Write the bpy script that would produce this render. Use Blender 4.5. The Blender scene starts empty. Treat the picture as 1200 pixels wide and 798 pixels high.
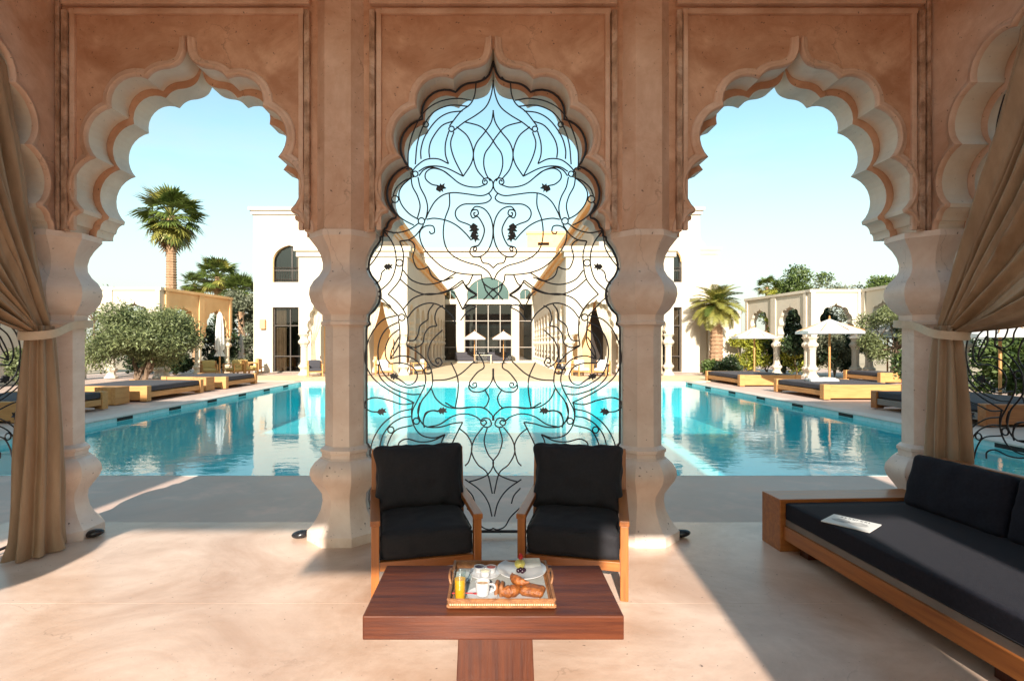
import bpy, bmesh, math, random
import numpy as np
from mathutils import Vector, Matrix, noise
from mathutils.geometry import tessellate_polygon

random.seed(7)
rng = np.random.default_rng(7)
PI = math.pi
sc = bpy.context.scene
COL = sc.collection

# ------------------------------------------------------------------ camera, sky, sun, exposure
H = 1.6                      # eye height
F = 620.0                    # focal length in pixels of the 1200 px wide photograph
cam_d = bpy.data.cameras.new("camera")
cam_d.sensor_width = 36.0
cam_d.lens = 36.0 * F / 1200.0
cam_d.shift_x = 22.0 / 1200.0
cam_d.shift_y = 5.5 / 1200.0
cam_d.clip_start = 0.05
cam_d.clip_end = 3000
cam = bpy.data.objects.new("camera", cam_d)
cam.location = (0, 0, H)
cam.rotation_euler = (math.radians(90), 0, 0)
COL.objects.link(cam)
sc.camera = cam

SUN_AZ = math.radians(4.0)    # light travels towards +Y and a little to +X
SUN_EL = math.radians(25.0)
w = bpy.data.worlds.new("World")
sc.world = w
w.use_nodes = True
nt = w.node_tree
nt.nodes.clear()
out = nt.nodes.new("ShaderNodeOutputWorld")
bg = nt.nodes.new("ShaderNodeBackground")
sky = nt.nodes.new("ShaderNodeTexSky")
sky.sky_type = 'NISHITA'
sky.sun_disc = False
sky.sun_elevation = SUN_EL
sky.sun_rotation = math.pi + SUN_AZ
sky.air_density = 1.0
sky.dust_density = 0.7
sky.ozone_density = 1.0
tint = nt.nodes.new("ShaderNodeMix")
tint.data_type = 'RGBA'; tint.blend_type = 'MULTIPLY'
tint.inputs[0].default_value = 1.0
tint.inputs[7].default_value = (0.72, 0.80, 0.635, 1)
nt.links.new(sky.outputs[0], tint.inputs[6])
# thin bright cloud low over the horizon, all the way round
tc = nt.nodes.new("ShaderNodeTexCoord")
mp = nt.nodes.new("ShaderNodeMapping")
mp.inputs['Scale'].default_value = (1.0, 1.0, 3.6)
nz = nt.nodes.new("ShaderNodeTexNoise")
nz.inputs['Scale'].default_value = 2.2; nz.inputs['Detail'].default_value = 7; nz.inputs['Roughness'].default_value = .6
nt.links.new(tc.outputs['Generated'], mp.inputs[0]); nt.links.new(mp.outputs[0], nz.inputs[0])
sep = nt.nodes.new("ShaderNodeSeparateXYZ"); nt.links.new(tc.outputs['Generated'], sep.inputs[0])
hz = nt.nodes.new("ShaderNodeMapRange"); hz.interpolation_type = 'SMOOTHSTEP'
hz.inputs[1].default_value = 0.52; hz.inputs[2].default_value = 0.0
nt.links.new(sep.outputs[2], hz.inputs[0])
nr = nt.nodes.new("ShaderNodeMapRange"); nr.inputs[1].default_value = .44; nr.inputs[2].default_value = .64
nt.links.new(nz.outputs[0], nr.inputs[0])
mul = nt.nodes.new("ShaderNodeMath"); mul.operation = 'MULTIPLY'
nt.links.new(hz.outputs[0], mul.inputs[0]); nt.links.new(nr.outputs[0], mul.inputs[1])
cl = nt.nodes.new("ShaderNodeMix"); cl.data_type = 'RGBA'
cl.inputs[7].default_value = (2.15, 2.22, 2.05, 1)
hz2 = nt.nodes.new("ShaderNodeMapRange"); hz2.interpolation_type = 'SMOOTHSTEP'
hz2.inputs[1].default_value = .34; hz2.inputs[2].default_value = .02; hz2.inputs[4].default_value = .92
nt.links.new(sep.outputs[2], hz2.inputs[0])
mx_ = nt.nodes.new("ShaderNodeMath"); mx_.operation = 'MAXIMUM'
nt.links.new(mul.outputs[0], mx_.inputs[0]); nt.links.new(hz2.outputs[0], mx_.inputs[1])
nt.links.new(mx_.outputs[0], cl.inputs[0]); nt.links.new(tint.outputs[2], cl.inputs[6])
nt.links.new(cl.outputs[2], bg.inputs[0])
bg.inputs[1].default_value = 0.125
nt.links.new(bg.outputs[0], out.inputs[0])

sd = bpy.data.lights.new("sun", 'SUN')
sd.energy = 3.4
sd.angle = math.radians(0.6)
sd.color = (1.0, 0.90, 0.78)
sun = bpy.data.objects.new("sun", sd)
Ldir = Vector((math.sin(SUN_AZ) * math.cos(SUN_EL), math.cos(SUN_AZ) * math.cos(SUN_EL), -math.sin(SUN_EL)))
sun.rotation_euler = Ldir.to_track_quat('-Z', 'Y').to_euler()
sun.location = (0, -30, 30)
COL.objects.link(sun)

sc.view_settings.view_transform = 'Standard'
sc.view_settings.look = 'None'
sc.view_settings.exposure = 1.64
sc.view_settings.gamma = 1.0
sc.cycles.max_bounces = 14
sc.cycles.diffuse_bounces = 8
sc.cycles.glossy_bounces = 6
sc.cycles.transparent_max_bounces = 24
sc.cycles.sample_clamp_indirect = 8.0
sc.cycles.caustics_reflective = False
sc.cycles.caustics_refractive = False

# ------------------------------------------------------------------ materials
MATS = {}
def mat(name, c1, c2=None, rough=.7, scale=4.0, bump=.15, bscale=None, stretch=None, metal=0.0, c3=None, spec=.5, detail=6,
        island=0.0, transl=0.0, coat=0.0, pits=0.0, rvar=.12, stain=0.0, stain_scale=.7, stain_col=None, cracks=0.0):
    if name in MATS: return MATS[name]
    m = bpy.data.materials.new(name); m.use_nodes = True
    t = m.node_tree; N = t.nodes; Lk = t.links
    b = N["Principled BSDF"]
    c2 = c2 or tuple(x * .8 for x in c1)
    tc = N.new("ShaderNodeTexCoord"); mp = N.new("ShaderNodeMapping")
    if stretch: mp.inputs['Scale'].default_value = stretch
    Lk.new(tc.outputs['Object'], mp.inputs[0])
    n1 = N.new("ShaderNodeTexNoise"); n1.inputs['Scale'].default_value = scale; n1.inputs['Detail'].default_value = detail
    n1.inputs['Roughness'].default_value = .62
    Lk.new(mp.outputs[0], n1.inputs[0])
    cr = N.new("ShaderNodeValToRGB")
    cr.color_ramp.elements[0].position = .32; cr.color_ramp.elements[1].position = .68
    cr.color_ramp.elements[0].color = (*c2, 1); cr.color_ramp.elements[1].color = (*c1, 1)
    if c3:
        e = cr.color_ramp.elements.new(.52); e.color = (*c3, 1)
    Lk.new(n1.outputs[0], cr.inputs[0])
    colout = cr.outputs[0]
    if island:
        g = N.new("ShaderNodeNewGeometry")
        mr = N.new("ShaderNodeMapRange"); mr.inputs[3].default_value = 1 - island; mr.inputs[4].default_value = 1 + island
        Lk.new(g.outputs['Random Per Island'], mr.inputs[0])
        mx = N.new("ShaderNodeMix"); mx.data_type = 'RGBA'; mx.blend_type = 'MULTIPLY'; mx.inputs[0].default_value = 1
        Lk.new(colout, mx.inputs[6]); Lk.new(mr.outputs[0], mx.inputs[7])
        colout = mx.outputs[2]
    if stain:
        ns = N.new("ShaderNodeTexNoise"); ns.inputs['Scale'].default_value = stain_scale; ns.inputs['Detail'].default_value = 9; ns.inputs['Roughness'].default_value = .68; ns.inputs['Distortion'].default_value = .8
        Lk.new(tc.outputs['Object'], ns.inputs[0])
        ms_ = N.new("ShaderNodeMapRange"); ms_.inputs[1].default_value = .42; ms_.inputs[2].default_value = .66; ms_.inputs[3].default_value = 0; ms_.inputs[4].default_value = stain
        Lk.new(ns.outputs[0], ms_.inputs[0])
        mx = N.new("ShaderNodeMix"); mx.data_type = 'RGBA'; Lk.new(ms_.outputs[0], mx.inputs[0]); Lk.new(colout, mx.inputs[6])
        mx.inputs[7].default_value = (*(stain_col or tuple(x * .55 for x in c2)), 1); colout = mx.outputs[2]
    n2 = N.new("ShaderNodeTexNoise"); n2.inputs['Scale'].default_value = bscale or scale * 7; n2.inputs['Detail'].default_value = 5
    Lk.new(mp.outputs[0], n2.inputs[0])
    height = n2.outputs[0]
    if pits:
        v = N.new("ShaderNodeTexNoise"); v.inputs['Scale'].default_value = 38; v.inputs['Detail'].default_value = 2
        Lk.new(tc.outputs['Object'], v.inputs[0])
        r2 = N.new("ShaderNodeMapRange"); r2.inputs[1].default_value = .70; r2.inputs[2].default_value = .76
        Lk.new(v.outputs[0], r2.inputs[0])
        mx = N.new("ShaderNodeMix"); mx.data_type = 'RGBA'; mx.blend_type = 'MIX'
        k = N.new("ShaderNodeMath"); k.operation = 'MULTIPLY'; k.inputs[1].default_value = pits
        Lk.new(r2.outputs[0], k.inputs[0]); Lk.new(k.outputs[0], mx.inputs[0])
        Lk.new(colout, mx.inputs[6]); mx.inputs[7].default_value = (.09, .05, .035, 1)
        colout = mx.outputs[2]
    if cracks:
        nd = N.new("ShaderNodeTexNoise"); nd.inputs['Scale'].default_value = 2.2; nd.inputs['Detail'].default_value = 6
        Lk.new(tc.outputs['Object'], nd.inputs[0])
        ad = N.new("ShaderNodeVectorMath"); ad.operation = 'MULTIPLY_ADD'; ad.inputs[1].default_value = (.9, .9, .9)
        Lk.new(nd.outputs['Color'], ad.inputs[0]); Lk.new(tc.outputs['Object'], ad.inputs[2])
        vo = N.new("ShaderNodeTexVoronoi"); vo.feature = 'DISTANCE_TO_EDGE'; vo.inputs['Scale'].default_value = .9
        Lk.new(ad.outputs[0], vo.inputs['Vector'])
        r3 = N.new("ShaderNodeMapRange"); r3.inputs[1].default_value = .0; r3.inputs[2].default_value = .006; r3.inputs[3].default_value = cracks; r3.inputs[4].default_value = 0
        Lk.new(vo.outputs['Distance'], r3.inputs[0])
        r4 = N.new("ShaderNodeMapRange"); r4.inputs[1].default_value = .48; r4.inputs[2].default_value = .62
        Lk.new(nd.outputs[0], r4.inputs[0])
        k4 = N.new("ShaderNodeMath"); k4.operation = 'MULTIPLY'; Lk.new(r3.outputs[0], k4.inputs[0]); Lk.new(r4.outputs[0], k4.inputs[1])
        mx = N.new("ShaderNodeMix"); mx.data_type = 'RGBA'; Lk.new(k4.outputs[0], mx.inputs[0]); Lk.new(colout, mx.inputs[6]); mx.inputs[7].default_value = (.14, .08, .05, 1)
        colout = mx.outputs[2]
    Lk.new(colout, b.inputs['Base Color'])
    rr = N.new("ShaderNodeMapRange"); rr.inputs[3].default_value = max(.03, rough - rvar); rr.inputs[4].default_value = min(1, rough + rvar)
    Lk.new(n1.outputs[0], rr.inputs[0]); Lk.new(rr.outputs[0], b.inputs['Roughness'])
    b.inputs['Metallic'].default_value = metal
    b.inputs['Specular IOR Level'].default_value = spec
    if coat:
        b.inputs['Coat Weight'].default_value = coat; b.inputs['Coat Roughness'].default_value = .12
    if bump:
        bp = N.new("ShaderNodeBump"); bp.inputs['Strength'].default_value = bump; bp.inputs['Distance'].default_value = .02
        Lk.new(height, bp.inputs['Height']); Lk.new(bp.outputs[0], b.inputs['Normal'])
    if transl:
        o = N["Material Output"]
        tr = N.new("ShaderNodeBsdfTranslucent"); ms = N.new("ShaderNodeMixShader"); ms.inputs[0].default_value = transl
        Lk.new(colout, tr.inputs[0]); Lk.new(b.outputs[0], ms.inputs[1]); Lk.new(tr.outputs[0], ms.inputs[2])
        Lk.new(ms.outputs[0], o.inputs[0])
    MATS[name] = m
    return m

def wood(name, c1, c2, rough=.4, axis='x', coat=0.0, scale=3.0, bump=.08):
    st = {'x': (.6, 9, 9), 'y': (9, .6, 9), 'z': (9, 9, .6)}[axis]
    return mat(name, c1, c2, rough=rough, scale=scale, stretch=st, bump=bump, bscale=scale * 3, coat=coat, detail=9)

def schlick(t, f0, normal=None, top=1.0):      # reflectance rising towards grazing angles, the same from both sides
    lw = t.nodes.new("ShaderNodeLayerWeight"); lw.inputs[0].default_value = .5
    if normal is not None: t.links.new(normal, lw.inputs['Normal'])
    p = t.nodes.new("ShaderNodeMath"); p.operation = 'POWER'; p.inputs[1].default_value = 5.0
    mr = t.nodes.new("ShaderNodeMapRange"); mr.inputs[3].default_value = f0; mr.inputs[4].default_value = top
    t.links.new(lw.outputs['Facing'], p.inputs[0]); t.links.new(p.outputs[0], mr.inputs[0])
    return mr.outputs[0]
def glassy(name, tint=(.86, .92, .92), base=.06, ior=1.45, refl=(1, 1, 1)):
    if name in MATS: return MATS[name]
    m = bpy.data.materials.new(name); m.use_nodes = True
    t = m.node_tree; N = t.nodes; N.clear()
    o = N.new("ShaderNodeOutputMaterial"); tr = N.new("ShaderNodeBsdfTransparent"); gl = N.new("ShaderNodeBsdfGlossy")
    tr.inputs[0].default_value = (*tint, 1); gl.inputs[0].default_value = (*refl, 1); gl.inputs['Roughness'].default_value = .02
    fr = schlick(t, ((ior - 1) / (ior + 1)) ** 2)
    ms = N.new("ShaderNodeMixShader")
    t.links.new(fr, ms.inputs[0]); t.links.new(tr.outputs[0], ms.inputs[1]); t.links.new(gl.outputs[0], ms.inputs[2])
    t.links.new(ms.outputs[0], o.inputs[0])
    MATS[name] = m
    return m

def water_mat():
    m = bpy.data.materials.new("pool_water"); m.use_nodes = True
    t = m.node_tree; N = t.nodes; N.clear(); Lk = t.links
    o = N.new("ShaderNodeOutputMaterial"); tr = N.new("ShaderNodeBsdfTransparent"); gl = N.new("ShaderNodeBsdfGlossy")
    tr.inputs[0].default_value = (.60, .95, .98, 1); gl.inputs['Roughness'].default_value = .015
    ms = N.new("ShaderNodeMixShader")
    tc = N.new("ShaderNodeTexCoord"); mp = N.new("ShaderNodeMapping"); mp.inputs['Scale'].default_value = (1.0, 1.6, 1)
    Lk.new(tc.outputs['Object'], mp.inputs[0])
    n1 = N.new("ShaderNodeTexNoise"); n1.inputs['Scale'].default_value = 2.6; n1.inputs['Detail'].default_value = 3.0
    n1.inputs['Distortion'].default_value = .6
    Lk.new(mp.outputs[0], n1.inputs[0])
    bp = N.new("ShaderNodeBump"); bp.inputs['Strength'].default_value = .015; bp.inputs['Distance'].default_value = .25
    Lk.new(n1.outputs[0], bp.inputs['Height'])
    Lk.new(bp.outputs[0], gl.inputs['Normal'])
    fr = schlick(t, .02, bp.outputs[0], .95)
    Lk.new(fr, ms.inputs[0]); Lk.new(tr.outputs[0], ms.inputs[1]); Lk.new(gl.outputs[0], ms.inputs[2])
    Lk.new(ms.outputs[0], o.inputs[0])
    return m

TERRA = mat("terracotta_plaster", (.74, .485, .335), (.53, .30, .185), rough=.66, scale=2.6, bump=.22, bscale=26, c3=(.64, .39, .26), pits=.8, stain=.85, stain_scale=1.5, stain_col=(.39, .18, .09), cracks=.55)
TERRA2 = mat("pink_plaster", (.80, .60, .475), (.61, .40, .285), rough=.66, scale=2.8, bump=.16, bscale=26, c3=(.71, .50, .38), pits=.8, stain=.75, stain_scale=1.4, stain_col=(.47, .255, .15), cracks=.5)
WORN = mat("worn_plaster_edge", (.66, .50, .40), (.30, .17, .10), rough=.85, scale=9, bump=.5, bscale=60, c3=(.55, .36, .25), detail=10, stretch=(1, 1, .35), stain=.8, stain_scale=7, stain_col=(.16, .085, .05))
LIME = mat("pale_lime_plaster", (.84, .77, .66), (.74, .65, .53), rough=.6, scale=2.2, bump=.08, bscale=22, c3=(.74, .66, .55), pits=.3, stain=.4, stain_scale=1.5, stain_col=(.50, .40, .30))
COLM = mat("polished_column_plaster", (.80, .69, .61), (.68, .55, .47), rough=.38, scale=2.6, bump=.07, bscale=30, c3=(.74, .62, .54), pits=.8, cracks=.35, stain=.5, stain_scale=1.6, stain_col=(.50, .33, .235))
CEIL = mat("ceiling_plaster", (.74, .62, .52), (.68, .55, .45), rough=.8, scale=1.5)
FLOORM = mat("polished_concrete", (.72, .555, .455), (.55, .385, .29), rough=.34, scale=1.1, bump=.10, bscale=9, c3=(.65, .48, .38), detail=10, pits=.8, stretch=(1, 1.5, 1), stain=.75, stain_scale=.9, stain_col=(.40, .235, .15), cracks=.30)
DECKM = mat("deck_stone", (.74, .51, .415), (.58, .39, .31), rough=.6, scale=1.4, bump=.06, bscale=30, c3=(.54, .415, .35), detail=8, stain=.5, stain_scale=.6, stain_col=(.40, .30, .25))
WHITE = mat("white_render", (.60, .54, .45), (.53, .465, .37), rough=.85, scale=.8, bump=.08, bscale=18)
SAND_SHADE = mat("sand_render", (.80, .51, .25), (.70, .41, .18), rough=.85, scale=1.0, bump=.1, bscale=18)  # warm light on shaded wall and soffits put into this colour; trim shares it
GROUNDM = mat("garden_ground", (.50, .40, .28), (.36, .28, .18), rough=.95, scale=.6, bump=.3)
IRON = mat("black_iron", (.018, .017, .022), (.012, .011, .015), rough=.45, scale=20, bump=.05, metal=.0)
BLACKF = mat("black_fabric", (.021, .020, .024), (.013, .013, .016), rough=.8, scale=60, bump=.12, bscale=220, spec=.25)
NAVYF = mat("charcoal_fabric", (.018, .018, .026), (.011, .011, .017), rough=.85, scale=50, bump=.15, bscale=260, spec=.12)
CHARF = mat("grey_outdoor_fabric", (.060, .058, .068), (.045, .043, .05), rough=.85, scale=40, bump=.12, bscale=160, spec=.25)
MAHOG = wood("dark_red_wood", (.135, .036, .013), (.052, .012, .006), rough=.40, axis='x', coat=.12)
MAHOGZ = wood("dark_red_wood_upright", (.10, .027, .010), (.042, .010, .005), rough=.34, axis='z', coat=.08)
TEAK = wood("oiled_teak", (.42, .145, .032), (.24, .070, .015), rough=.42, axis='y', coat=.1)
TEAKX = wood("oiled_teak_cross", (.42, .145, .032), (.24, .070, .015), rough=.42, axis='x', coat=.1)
TEAKZ = wood("oiled_teak_upright", (.42, .145, .032), (.24, .070, .015), rough=.42, axis='z', coat=.1)
PALEW = wood("weathered_teak", (.54, .285, .10), (.38, .17, .05), rough=.6, axis='y')
PALEWX = wood("weathered_teak_cross", (.57, .30, .10), (.42, .195, .06), rough=.6, axis='x')
GREYW = mat("grey_frame_paint", (.20, .17, .15), (.16, .135, .12), rough=.6)  # grey of the sofa frame; on the right daybed it paints in shade
CLOTH = mat("golden_curtain_cloth", (.48, .33, .21), (.34, .215, .125), rough=.5, scale=9, bump=.1, bscale=180, stretch=(1, 1, .2), transl=.22)
TIEM = mat("cream_tie_cloth", (.66, .52, .38), (.58, .45, .32), rough=.8, scale=20, bump=.1)
DRAPE = mat("white_drape_cloth", (.78, .72, .60), (.70, .63, .50), rough=.8, scale=5, bump=.05, transl=.3)
CANVAS = mat("white_canvas", (.78, .77, .74), (.72, .71, .68), rough=.8, scale=6, bump=.05, transl=.25)
STONEB = mat("dark_polished_stone", (.02, .02, .025), (.012, .012, .014), rough=.22, scale=20, bump=.02)
OLIVE = mat("olive_leaf", (.22, .25, .105), (.095, .12, .045), rough=.55, scale=1.2, bump=0, island=.45, transl=.25)
GREEN = mat("green_leaf", (.135, .185, .045), (.055, .09, .022), rough=.5, scale=1.0, bump=0, island=.45, transl=.3)
DARKG = mat("dark_leaf", (.038, .065, .022), (.016, .032, .012), rough=.5, scale=1.0, bump=0, island=.4, transl=.2)
LIMEG = mat("yellow_green_leaf", (.40, .39, .045), (.18, .22, .03), rough=.5, scale=2.0, bump=0, island=.45, transl=.35)
PALEG = mat("grey_green_leaf", (.19, .20, .13), (.11, .13, .075), rough=.6, scale=1.0, bump=0, island=.4, transl=.3)
PALMG = mat("palm_frond", (.125, .165, .035), (.06, .09, .018), rough=.42, scale=2.0, bump=0, island=.4, transl=.25)
PALMY = mat("yellow_palm_frond", (.34, .31, .07), (.19, .19, .04), rough=.5, scale=2.0, bump=0, island=.35, transl=.3)
DEADF = mat("dry_palm_frond", (.30, .19, .10), (.20, .12, .06), rough=.8, scale=3.0, bump=0, island=.4)
BARK = mat("bark", (.22, .15, .10), (.12, .08, .05), rough=.9, scale=9, bump=.6, stretch=(1, 1, .3))
PALMB = mat("palm_bark", (.42, .27, .16), (.20, .11, .06), rough=.9, scale=6, bump=.6, stretch=(1, 1, 3))
TILEM = mat("pool_blue_plaster", (.10, .63, .69), (.085, .57, .63), rough=.6, scale=3, bump=.05)
BANDM = mat("pale_waterline_tile", (.55, .72, .70), (.45, .64, .64), rough=.3, scale=14, bump=.05)
COPEM = mat("coping_stone", (.62, .52, .45), (.52, .43, .37), rough=.65, scale=3, bump=.08, bscale=30)
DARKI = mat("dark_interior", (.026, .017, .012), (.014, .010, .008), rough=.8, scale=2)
METALW = mat("pale_window_metal", (.35, .30, .25), (.30, .26, .22), rough=.5)
DARKFR = mat("bronze_frame", (.06, .045, .035), (.045, .035, .028), rough=.45)
PORC = mat("white_porcelain", (.50, .50, .50), (.46, .46, .47), rough=.15, scale=10, bump=0, rvar=.02)
GLASS = glassy("clear_glass")
WGLASS = glassy("window_glass", (.55, .62, .62), ior=1.7)
FANGLASS = glassy("sky_reflecting_glass", (.45, .58, .62), ior=3.6, refl=(.50, .72, .78))  # blue sky reflection put into the tint and mirror strength
WATER = water_mat()

for m_ in (MAHOG, MAHOGZ): m_.node_tree.nodes['Principled BSDF'].inputs['Specular IOR Level'].default_value = .22
for m_ in (BLACKF, NAVYF, CHARF):
    b_ = m_.node_tree.nodes['Principled BSDF']; b_.inputs['Sheen Weight'].default_value = .03; b_.inputs['Sheen Roughness'].default_value = .4
# ------------------------------------------------------------------ mesh helpers
class MB:
    def __init__(s): s.v = []; s.f = []; s.m = []
    def add(s, vs, fs, mi=0):
        o = len(s.v); s.v += [tuple(v) for v in vs]
        for f in fs: s.f.append(tuple(i + o for i in f)); s.m.append(mi)
        return s
    def box(s, x0, x1, y0, y1, z0, z1, mi=0):
        vs = [(x0, y0, z0), (x1, y0, z0), (x1, y1, z0), (x0, y1, z0), (x0, y0, z1), (x1, y0, z1), (x1, y1, z1), (x0, y1, z1)]
        return s.add(vs, [(0, 3, 2, 1), (4, 5, 6, 7), (0, 1, 5, 4), (1, 2, 6, 5), (2, 3, 7, 6), (3, 0, 4, 7)], mi)
    def bbox(s, x0, x1, y0, y1, z0, z1, b=.006, mi=0):     # box with chamfered edges
        bm = bmesh.new(); bmesh.ops.create_cube(bm, size=1)
        for v in bm.verts:
            v.co = ((x0 + x1) / 2 + v.co.x * (x1 - x0), (y0 + y1) / 2 + v.co.y * (y1 - y0), (z0 + z1) / 2 + v.co.z * (z1 - z0))
        bmesh.ops.bevel(bm, geom=list(bm.edges), offset=b, segments=2, affect='EDGES', profile=.6)
        bm.verts.index_update()
        s.add([v.co.copy() for v in bm.verts], [[v.index for v in f.verts] for f in bm.faces], mi)
        bm.free(); return s
    def tube(s, pts, r, n=6, mi=0, closed=False, caps=True):
        pts = [Vector(p) for p in pts]; k = len(pts)
        rs = r if hasattr(r, '__len__') else [r] * k
        up = None; rings = []
        for i, p in enumerate(pts):
            if closed: d = pts[(i + 1) % k] - pts[i - 1]
            else: d = pts[min(i + 1, k - 1)] - pts[max(i - 1, 0)]
            if d.length < 1e-9: d = Vector((0, 0, 1))
            d.normalize()
            if up is None:
                a = Vector((0, 0, 1)) if abs(d.z) < .9 else Vector((1, 0, 0))
                up = (a - d * a.dot(d)).normalized()
            else:
                up = up - d * up.dot(d)
                if up.length < 1e-6:
                    a = Vector((0, 0, 1)) if abs(d.z) < .9 else Vector((1, 0, 0)); up = a - d * a.dot(d)
                up.normalize()
            sd = d.cross(up)
            rings.append([p + (up * math.cos(2 * PI * j / n) + sd * math.sin(2 * PI * j / n)) * rs[i] for j in range(n)])
        vs = [q for rg in rings for q in rg]; fs = []
        for i in range(k if closed else k - 1):
            a = i * n; b = ((i + 1) % k) * n
            for j in range(n): fs.append((a + j, a + (j + 1) % n, b + (j + 1) % n, b + j))
        if caps and not closed:
            fs.append(tuple(reversed(range(n)))); fs.append(tuple(range((k - 1) * n, k * n)))
        return s.add(vs, fs, mi)
    def lathe(s, prof, n=24, c=(0, 0, 0), mi=0, phase=0.0, caps=True):
        vs = []; fs = []
        for r, z in prof:
            for j in range(n):
                a = 2 * PI * j / n + phase
                vs.append((c[0] + r * math.cos(a), c[1] + r * math.sin(a), c[2] + z))
        for i in range(len(prof) - 1):
            for j in range(n):
                fs.append((i * n + j, i * n + (j + 1) % n, (i + 1) * n + (j + 1) % n, (i + 1) * n + j))
        if caps:
            fs.append(tuple(reversed(range(n)))); fs.append(tuple(range((len(prof) - 1) * n, len(prof) * n)))
        return s.add(vs, fs, mi)
    def wall(s, loops, y0, y1, mi=0, jm=None, flip=None):   # loops in (x,z): first the outline, then holes; extruded from y0 to y1
        jm = mi if jm is None else jm
        tri = tessellate_polygon([[Vector((x, z, 0)) for x, z in lp] for lp in loops])
        flat = [p for lp in loops for p in lp]; n = len(flat)
        vs = [(x, y0, z) for x, z in flat] + [(x, y1, z) for x, z in flat]
        s.add(vs, [tuple(t) for t in tri] + [tuple(i + n for i in reversed(t)) for t in tri], mi)
        base = 0; o = len(s.v) - 2 * n
        for li, lp in enumerate(loops):
            k = len(lp)
            for i in range(k):
                a = o + base + i; b = o + base + (i + 1) % k
                s.f.append((a, b, b + n, a + n)); s.m.append(jm if (li or jm != mi) else mi)
            base += k
        return s
    def xf(s, M):
        s.v = [tuple(M @ Vector(v)) for v in s.v]; return s
    def mesh(s, name, mats, smooth=False, angle=None):
        me = bpy.data.meshes.new(name)
        me.from_pydata(s.v, [], s.f)
        mats = mats if isinstance(mats, (list, tuple)) else [mats]
        for m in mats: me.materials.append(m)
        me.polygons.foreach_set('material_index', s.m)
        bm = bmesh.new(); bm.from_mesh(me); bmesh.ops.recalc_face_normals(bm, faces=bm.faces); bm.to_mesh(me); bm.free()
        if smooth:
            me.polygons.foreach_set('use_smooth', [True] * len(me.polygons))
            me.set_sharp_from_angle(angle=math.radians(angle or 42))
        me.update(); return me

def obj(name, me, parent=None, loc=(0, 0, 0), rot=(0, 0, 0), scale=(1, 1, 1)):
    o = bpy.data.objects.new(name, me); COL.objects.link(o)
    o.location = loc; o.rotation_euler = rot; o.scale = scale
    if parent is not None: o.parent = parent
    return o
def part(name, mb, mats, parent, smooth=False, angle=None, world=False, label=None):
    if world and parent is not None:
        p = parent; off = Vector((0, 0, 0))
        while p is not None: off += p.location; p = p.parent
        mb.v = [tuple(Vector(v) - off) for v in mb.v]
    o = obj(name, mb.mesh(name, mats, smooth, angle), parent)
    if label: o['label'] = label
    return o
def thing(name, label, cat, loc=(0, 0, 0), rz=0.0, group=None):
    o = bpy.data.objects.new(name, None); COL.objects.link(o)
    o.empty_display_size = .2
    o.location = loc; o.rotation_euler = (0, 0, rz)
    tag(o, label, cat, group); return o
def tag(o, label, cat, group=None):
    o['label'] = label; o['category'] = cat
    if group: o['group'] = group
    return o
def solo(name, mb, mats, label, cat, group=None, smooth=False, loc=(0, 0, 0), rz=0, angle=None):
    o = obj(name, mb.mesh(name, mats, smooth, angle), None, loc, (0, 0, rz)); tag(o, label, cat, group); return o
def struct(name, mb, mats, smooth=False, loc=(0, 0, 0)):
    o = obj(name, mb.mesh(name, mats, smooth), None, loc); o['kind'] = 'structure'; return o
KIDS = {}
def copy_tree(root, loc, rz=0.0, label=None, group=None, scale=None):
    r = root.copy(); COL.objects.link(r); r.location = loc; r.rotation_euler = (0, 0, rz)
    if scale: r.scale = scale
    if label: r['label'] = label
    if group: r['group'] = group
    def rec(a, b):
        for ch in list(a.children):
            c = ch.copy(); COL.objects.link(c); c.parent = b
            c.matrix_parent_inverse = ch.matrix_parent_inverse.copy()
            rec(ch, c)
    rec(root, r); return r

def catmull(pts, sub=6):
    P = [Vector(p) for p in pts]
    if len(P) < 3: return P
    out = []
    for i in range(len(P) - 1):
        p0 = P[i - 1] if i else P[0] * 2 - P[1]
        p1, p2 = P[i], P[i + 1]
        p3 = P[i + 2] if i + 2 < len(P) else P[-1] * 2 - P[-2]
        for k in range(sub):
            t = k / sub
            out.append(.5 * ((2 * p1) + (p2 - p0) * t + (2 * p0 - 5 * p1 + 4 * p2 - p3) * t * t + (3 * p1 - p0 - 3 * p2 + p3) * t ** 3))
    out.append(P[-1]); return out

def cushion_mb(w, d, h, r=.05, puff=.03, n=14, wr=.004, seed=0):
    mb = MB(); bm = bmesh.new(); bmesh.ops.create_cube(bm, size=2)
    bmesh.ops.subdivide_edges(bm, edges=list(bm.edges), cuts=n, use_grid_fill=True)
    hx, hy, hz_ = w / 2, d / 2, h / 2
    for v in bm.verts:
        c = v.co.copy()
        p = Vector((c.x * hx, c.y * hy, c.z * hz_))
        q = Vector((max(-hx + r, min(hx - r, p.x)), max(-hy + r, min(hy - r, p.y)), max(-hz_ + r, min(hz_ - r, p.z))))
        dd = p - q
        if dd.length > 1e-9:
            dd.normalize(); p = q + dd * r
        k = (1 - c.x ** 2) * (1 - c.y ** 2)
        p.z += c.z * puff * k ** .6 * (1 if abs(c.z) > .3 else 0)
        ny = noise.noise(Vector((p.x * 9 + seed, p.y * 9, p.z * 9))) * wr + noise.noise(Vector((p.x * 22 + seed, p.y * 14, p.z * 20 + 7))) * wr * .6
        p += Vector((c.x, c.y, c.z)).normalized() * ny
        v.co = p
    bm.verts.index_update()
    mb.add([v.co.copy() for v in bm.verts], [[v.index for v in f.verts] for f in bm.faces]); bm.free()
    return mb

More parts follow.
